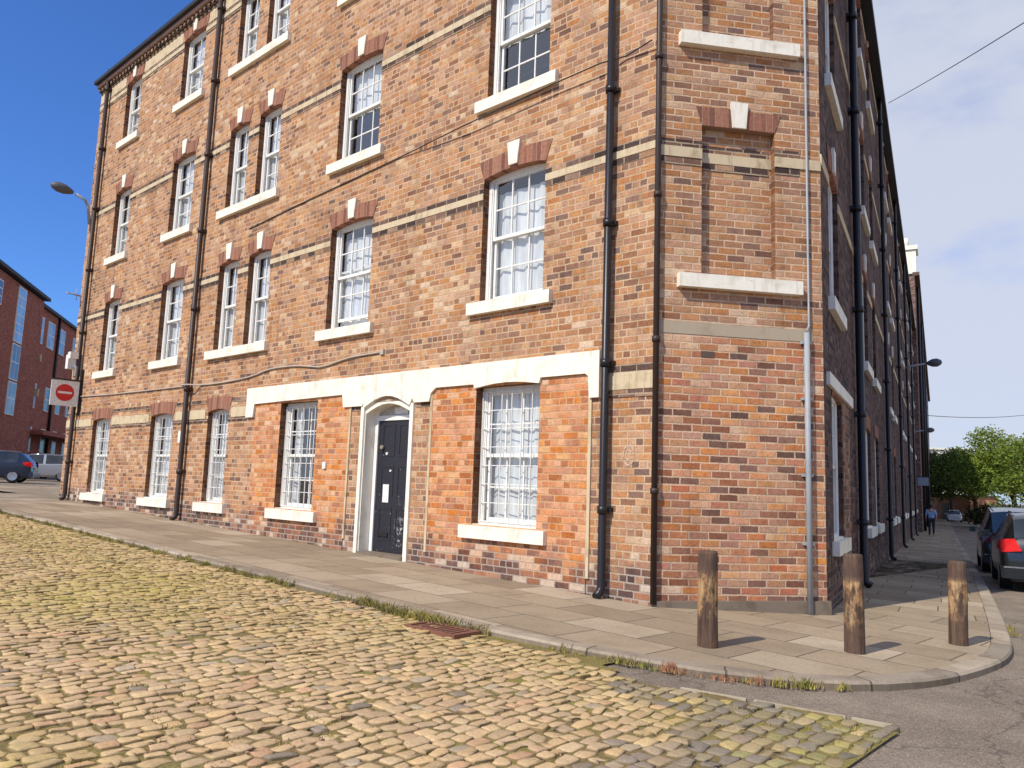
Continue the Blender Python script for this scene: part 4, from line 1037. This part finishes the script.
        t.face([back[3],back[2],sidep[2],inner[3],inner[4]]); t.face([back[1],back[0],inner[0],inner[2],sidep[1]])
        t.build('tail_light',m_smoke if kind=='mpv' else m_tail,fr,e,scale=1.)
        t=MB(); t.face([(sgn*.50,2.02,.55),(sgn*.74,1.96,.58),(sgn*.80,1.80,.74),(sgn*.56,1.90,.70)]); t.build('headlight',m_head,fr,e,scale=1.)
        t=MB(); t.box(sgn*.88,sgn*1.02,.55,.68,.95,1.08); t.build('mirror',paint,fr,e,scale=1.)
        t=MB(); t.tube([(sgn*.55,-1.2,1.5*tall-.02),(sgn*.56,-.3,1.53*tall-.02),(sgn*.55,.35,1.48*tall-.02)],.016,6); t.build('roof_rail',m_chrome,fr,e,scale=1.)
    t=MB(); t.box(-.84,.84,-2.09,-1.9,.30,.52); t.build('bumper',m_trim if kind=='mpv' else paint,fr,e,scale=1.)
    t=MB(); t.box(-.80,.80,-2.10,-2.085,.49,.515); t.build('bumper_strip',m_chrome,fr,e,scale=1.)
    t=MB(); t.box(-.26,.26,-2.035,-2.005,.64,.75); t.build('number_plate',m_plate,fr,e,scale=1.)
    return e
def car_at(t,w,heading_dir,**k):
    pass
def carframe(x,y,heading,z=None):
    z=zroad(x,y)-.013 if z is None else z
    return Matrix.Translation(M3(x,y,z)) @ Matrix.Rotation(-heading,4,'Z')
def car_tw(t,w,lab,paint,kind):  # rear left corner of the car at (t,w) beside the right-hand kerb, facing away
    P=tw(t,w)+nB*(.88/S)+dB*(2.05/S)
    return make_car(carframe(P.x,P.y,hB),lab,paint,kind)
p_dark=car_paint('dark_grey_paint',(.014,.017,.017)); p_blk=car_paint('black_paint',(.012,.012,.016)); p_sil=car_paint('silver_paint',(.42,.43,.45)); p_blu=car_paint('dark_blue_paint',(.012,.022,.05)); p_wh=car_paint('white_paint',(.72,.72,.70))
car_tw(6.3,1.86,'dark grey hatchback with red tail lamp, nearest car at the right edge',p_dark,'hatch')
car_tw(10.6,1.78,'black people carrier parked in front of the dark grey hatchback',p_blk,'mpv')
P=tw(92.,2.5); make_car(carframe(P.x,P.y,hB+pi),'white car far down the shaded street near the trees',p_wh,'hatch')
def atp(u,v,d):
    f=788.;pt=R_(7.37);ro=-R_(1.99);X=(u-512)/f;Y=(v-384)/f
    X,Y=X*cos(ro)-Y*sin(ro),X*sin(ro)+Y*cos(ro)
    r=Vector((X,cos(pt)+Y*sin(pt),sin(pt)-Y*cos(pt))); return r*(d/r.y)
for (u,d,hd,lab,p) in ((-14,33,70,'dark blue car parked before the red brick block at the left edge',p_blu),(36,39,62,'silver car parked between the dark blue car and the warehouse corner',p_sil),(66,45,60,'dark car half hidden behind the warehouse corner',p_dark)):
    Q=atp(u,478,d); make_car(carframe(Q.x,Q.y,R_(hd)+pi),lab,p,'hatch')

# ------------------------------------------------------------------ trees, far walls
def leaf_mat(name,c):
    t=NT(name); cc=t.attr('sc','Color'); d=t.n('ShaderNodeBsdfPrincipled'); t.set(d.inputs['Base Color'],cc); d.inputs['Roughness'].default_value=.6; d.inputs['Specular IOR Level'].default_value=.2
    tr=t.n('ShaderNodeBsdfTranslucent'); t.set(tr.inputs[0],cc); mx=t.n('ShaderNodeMixShader'); mx.inputs[0].default_value=.3
    t.t.links.new(d.outputs[0],mx.inputs[1]); t.t.links.new(tr.outputs[0],mx.inputs[2]); t.t.links.new(mx.outputs[0],t.out.inputs[0]); return t.m
m_leaf=leaf_mat('tree_leaves',None); m_bark=simple('bark',(.09,.065,.045),.9)
def tree(x,y,z,h,rad,lab,leaf=(.10,.15,.025),n=5200,seed=0,ls=.26,trunk=.25):
    rng=random.Random(seed); fr=up_frame(x,y,z); e=empty('street_tree',fr); tag(e,lab,'tree','trees at the end of the street')
    mb=MB(); mb.tube([(0,0,-.3),(.05,.02,h*.2),(-.05,.06,h*.45),(0,0,h*.75)],[.26,.2,.14,.05],8)
    cl=[]
    for i in range(38):
        a=rng.uniform(0,2*pi); el=rng.uniform(-.72,1); rr=rng.uniform(.45,1.0)
        cx,cy,cz=rad*rr*cos(a)*sqrt(max(0,1-el*el*.8)),rad*rr*sin(a)*sqrt(max(0,1-el*el*.8)),h*(.62+.33*el*rr); cl.append((cx,cy,cz,rng.uniform(.3,.5)*rad,rng.uniform(.65,1.3)))
        if i<9: mb.tube([(0,0,h*rng.uniform(.25,.5)),(cx*.5,cy*.5,cz*.75),(cx,cy,cz)],[.09,.06,.02],6)
    mb.build('trunk',m_bark,fr,e)
    lf=MB()
    for i in range(n):
        cx,cy,cz,cr,br=rng.choice(cl)
        v=Vector((rng.gauss(0,1),rng.gauss(0,1),rng.gauss(0,1))).normalized()*cr*rng.uniform(.35,1.05)
        p=Vector((cx,cy,cz))+Vector((v.x,v.y,v.z*.75)); a=Vector((rng.gauss(0,1),rng.gauss(0,1),rng.gauss(0,.6))).normalized(); b=a.cross(Vector((rng.gauss(0,1),rng.gauss(0,1),rng.gauss(0,1)))).normalized()
        s_=ls*rng.uniform(.5,1.1); k=br*rng.uniform(.75,1.3); c=(leaf[0]*k*rng.uniform(.85,1.2),leaf[1]*k,leaf[2]*k,1)
        lf.face([tuple(p-a*s_*.6),tuple(p+b*s_*.35),tuple(p+a*s_*.6),tuple(p-b*s_*.35)],sc=[c]*4)
    lf.build('crown',m_leaf,fr,e)
for (u,d,top,rad,lab,leaf,n,sd) in ((1015,62,428,4.2,'large bright green tree right of the street, above the parked cars',(.17,.235,.035),17000,1),(976,80,450,3.6,'mid green tree behind the white car, left of the large bright tree',(.115,.165,.03),11000,2),(952,92,452,3.9,'darker green tree beside the far end of the shaded wall',(.08,.12,.03),10000,3),(1060,50,440,3.6,'green tree at the right picture edge beyond the parked cars',(.14,.2,.03),9000,4)):
    Q=atp(u,520,d); T=atp(u,top,d); zb_=zroad(Q.x,Q.y); tree(Q.x,Q.y,zb_,T.z-zb_,rad,lab,leaf,n,sd,ls=.22 if d<70 else .3)
# low hedge of shrubs below the trees, one thing each
for (u,d,w_s,h_,lab,sd) in ((992,64,1.8,2.4,'dark shrub under the trees, left of the big trunk',21),(1010,58,2.4,2.4,'dark shrub under the large bright tree behind the cars',22)):
    Q=atp(u,520,d); tree(Q.x,Q.y,zroad(Q.x,Q.y)-.5,h_,w_s,lab,(.045,.06,.02),2600,sd,ls=.2)
    bpy.context.scene.collection.objects[-1] if False else None
# orange wall and pale building far away
Q=atp(938,510,104); W2=atp(962,510,100)
dd=Vector((W2.x-Q.x,W2.y-Q.y)); fo=frame(Vector((Q.x-2,Q.y)),dd.normalized())
oh=empty('brick_outbuilding',fo); tag(oh,'low orange brick outbuilding at the far end of the street','building')
zb_=zroad(Q.x,Q.y)
mb=MB(); mb.box(0,dd.length+4,0,4,zb_-1,zb_+3.0); mb.build('wall',m_orangewall,fo,oh)
mb=MB(); mb.box(-.2,dd.length+4.2,-.25,4.2,zb_+3.,zb_+3.2); mb.build('roof',m_slate,fo,oh)
mb=MB(); mb.box(3.5,4.5,-.05,0,zb_,zb_+2.1); mb.build('door',m_black,fo,oh)
Q=atp(925,505,150); W2=atp(990,505,150); dd=Vector((W2.x-Q.x,W2.y-Q.y)); fo=frame(Vector((Q.x,Q.y)),dd.normalized())
ph=empty('pale_office_block',fo); tag(ph,'pale flat-roofed building just showing over the trees','building')
mb=MB(); T=atp(950,450,150); mb.box(0,dd.length,0,8,-4,T.z); mb.build('wall',painted('pale_cladding',(.62,.6,.5),.3,.7),fo,ph)
mb=MB(); mb.box(-.3,dd.length+.3,-.3,8,T.z,T.z+.35); mb.build('roof',painted('pale_roof_edge',(.75,.74,.6),.2,.7),fo,ph)
for k in range(6):
    mb=MB(); mb.box(1+k*2.,2.4+k*2.,-.04,0,T.z-2.2,T.z-.9); mb.build('window',m_dark,fo,ph)
OC.v=[];OC.f=[];OC.uv=[];OC.sm=[]
pa=atp(888.5,103,20.2); pb=atp(1024,20,12.); OC.tube(seg(pa,pa+(pb-pa)*1.35,.06),.009,5)
o=OC.build('overhead_cable',m_wire,T0); tag(o,'thin dark cable slanting up across the sky from the shaded roof edge','cable')
mb=MB(); a=Vector((*tw(39.,.1),4.6)); b=atp(1040,413,60); mb.tube(seg(a,b,.25),.018,5); o=mb.build('overhead_cable',m_wire,T0); tag(o,'low nearly level cable above the distant trees','cable')

# ------------------------------------------------------------------ walking person
def person(x,y,heading):
    z=zp(x,y); fr=Matrix.Translation(M3(x,y,z)) @ Matrix.Rotation(-heading,4,'Z')
    J={'pel':(0,0,.93),'wa':(0,0,1.08),'ch':(0,.0,1.32),'nk':(0,.0,1.48),'hd':(0,.02,1.58),'tp':(0,.01,1.70),
       'lh':(-.10,0,.9),'lk':(-.10,.10,.50),'la':(-.10,.06,.09),'lt':(-.10,.2,.04),'rh':(.10,0,.9),'rk':(.10,.02,.49),'ra':(.10,-.22,.13),'rt':(.10,-.10,.04),
       'ls':(-.19,0,1.40),'le':(-.25,-.05,1.13),'lw':(-.25,.06,.90),'lf':(-.25,.1,.80),'rs':(.19,0,1.40),'re':(.25,.03,1.13),'rw':(.25,.14,.92),'rf':(.25,.18,.82)}
    E_=[('pel','wa'),('wa','ch'),('ch','nk'),('nk','hd'),('hd','tp'),('pel','lh'),('lh','lk'),('lk','la'),('la','lt'),('pel','rh'),('rh','rk'),('rk','ra'),('ra','rt'),('ch','ls'),('ls','le'),('le','lw'),('lw','lf'),('ch','rs'),('rs','re'),('re','rw'),('rw','rf')]
    rad={'pel':(.15,.11),'wa':(.14,.1),'ch':(.16,.11),'nk':(.055,.055),'hd':(.08,.095),'tp':(.06,.07),'lh':(.09,.09),'rh':(.09,.09),'lk':(.06,.06),'rk':(.06,.06),'la':(.04,.045),'ra':(.04,.045),'lt':(.04,.03),'rt':(.04,.03),'ls':(.065,.065),'rs':(.065,.065),'le':(.045,.045),'re':(.045,.045),'lw':(.03,.03),'rw':(.03,.03),'lf':(.03,.02),'rf':(.03,.02)}
    def skin(names,infl,name,mat,parent=None):
        ks=[k for k in J if k in names]; ix={k:i for i,k in enumerate(ks)}
        me=bpy.data.meshes.new(name); me.from_pydata([J[k] for k in ks],[(ix[a],ix[b]) for a,b in E_ if a in ix and b in ix],[])
        o=bpy.data.objects.new(name,me); col.objects.link(o); place(o,fr,parent)
        o.modifiers.new('Skin','SKIN'); sv=me.skin_vertices[0].data
        for k in ks: sv[ix[k]].radius=(rad[k][0]*infl,rad[k][1]*infl)
        sv[0].use_root=True
        s=o.modifiers.new('Sub','SUBSURF'); s.levels=1; s.render_levels=2; me.materials.append(mat); return o
    b=skin(list(J),1.,'person',simple('skin',(.5,.3,.22),.6)); tag(b,'person in pale blue top and dark trousers walking away along the shaded pavement','person')
    skin(['pel','wa','ch','ls','le','rs','re'],1.18,'shirt',simple('blue_shirt',(.30,.42,.62),.9),b)
    J2=dict(J)
    skin(['pel','lh','lk','la','rh','rk','ra'],1.16,'trousers',simple('dark_trousers',(.03,.03,.045),.9),b)
    mb=MB(); mb.lathe([(.03,1.52),(.09,1.56),(.105,1.64),(.08,1.71),(.02,1.735)],14,(0,-.01,0)); mb.build('hair',simple('dark_hair',(.03,.02,.015),.8),fr,b,scale=1.)
P=tw(34.,.70); person(P.x,P.y,hB)

# ------------------------------------------------------------------ light, sky, camera
SUN_H=225.5; EL=44.
w=bpy.data.worlds.new('World'); sc.world=w; w.use_nodes=True; nt=w.node_tree; nt.nodes.clear()
N=nt.nodes.new; Lk=nt.links.new
out=N('ShaderNodeOutputWorld'); bg=N('ShaderNodeBackground'); Lk(bg.outputs[0],out.inputs[0]); bg.inputs[1].default_value=.118
sky=N('ShaderNodeTexSky'); sky.sky_type='NISHITA'; sky.sun_disc=False; sky.sun_elevation=R_(EL); sky.sun_rotation=R_(SUN_H); sky.altitude=0; sky.air_density=1.; sky.dust_density=.6; sky.ozone_density=2.2
tint=N('ShaderNodeMix'); tint.data_type='RGBA'; tint.blend_type='MULTIPLY'; tint.inputs[0].default_value=1.; tint.inputs[7].default_value=(.50,.86,1.50,1); Lk(sky.outputs[0],tint.inputs[6])
tc=N('ShaderNodeTexCoord'); mp=N('ShaderNodeMapping'); mp.inputs['Scale'].default_value=(1.,1.,2.6); Lk(tc.outputs['Generated'],mp.inputs[0])
no=N('ShaderNodeTexNoise'); no.inputs['Scale'].default_value=1.9; no.inputs['Detail'].default_value=8; no.inputs['Roughness'].default_value=.56; Lk(mp.outputs[0],no.inputs['Vector'])
sp=N('ShaderNodeSeparateXYZ'); Lk(tc.outputs['Generated'],sp.inputs[0])
mr=N('ShaderNodeMapRange'); mr.interpolation_type='SMOOTHSTEP'; mr.inputs[1].default_value=-.35; mr.inputs[2].default_value=.45; mr.inputs[3].default_value=-.34; mr.inputs[4].default_value=.20; Lk(sp.outputs[0],mr.inputs[0])
mb_=N('ShaderNodeMapRange'); mb_.interpolation_type='SMOOTHSTEP'; mb_.inputs[1].default_value=.60; mb_.inputs[2].default_value=.86; mb_.inputs[3].default_value=0; mb_.inputs[4].default_value=.50; mneg=N('ShaderNodeMath'); mneg.operation='MULTIPLY'; mneg.inputs[1].default_value=-1.; Lk(sp.outputs[0],mneg.inputs[0]); Lk(mneg.outputs[0],mb_.inputs[0])  # extra cloud added outside the view, for the panes to reflect white
a0=N('ShaderNodeMath'); a0.operation='ADD'; Lk(mr.outputs[0],a0.inputs[0]); Lk(mb_.outputs[0],a0.inputs[1])
ad=N('ShaderNodeMath'); ad.operation='ADD'; Lk(no.outputs[0],ad.inputs[0]); Lk(a0.outputs[0],ad.inputs[1])
cm=N('ShaderNodeMapRange'); cm.interpolation_type='SMOOTHSTEP'; cm.inputs[1].default_value=.42; cm.inputs[2].default_value=.70; cm.inputs[3].default_value=0; cm.inputs[4].default_value=.92; Lk(ad.outputs[0],cm.inputs[0])
mx=N('ShaderNodeMix'); mx.data_type='RGBA'; Lk(cm.outputs[0],mx.inputs[0]); Lk(tint.outputs[2],mx.inputs[6]); mx.inputs[7].default_value=(5.6,5.95,6.9,1)
Lk(mx.outputs[2],bg.inputs[0])
sl=bpy.data.lights.new('sun','SUN'); sl.energy=4.6; sl.angle=R_(.5); sl.color=(1.,.93,.80); so=bpy.data.objects.new('sun',sl); col.objects.link(so)
h=R_(SUN_H); dirv=Vector((sin(h)*cos(R_(EL)),cos(h)*cos(R_(EL)),sin(R_(EL)))); so.rotation_euler=dirv.to_track_quat('Z','Y').to_euler(); so.location=dirv*60
cam=bpy.data.cameras.new('camera'); cam.sensor_width=36; cam.sensor_fit='HORIZONTAL'; cam.lens=788/1024*36; cam.clip_end=8000; cam.clip_start=.05
co=bpy.data.objects.new('camera',cam); col.objects.link(co); sc.camera=co
co.matrix_world=Matrix.Translation(M3(0,0,0)) @ Matrix.Rotation(pi/2+R_(7.37),4,'X') @ Matrix.Rotation(R_(1.99),4,'Z')
sc.view_settings.view_transform='Standard'; sc.view_settings.look='None'; sc.view_settings.exposure=0; sc.view_settings.gamma=1
sc.render.resolution_x=1024; sc.render.resolution_y=768
sc.cycles.max_bounces=6; sc.cycles.transparent_max_bounces=8; sc.cycles.use_denoising=True
bpy.context.view_layer.update()
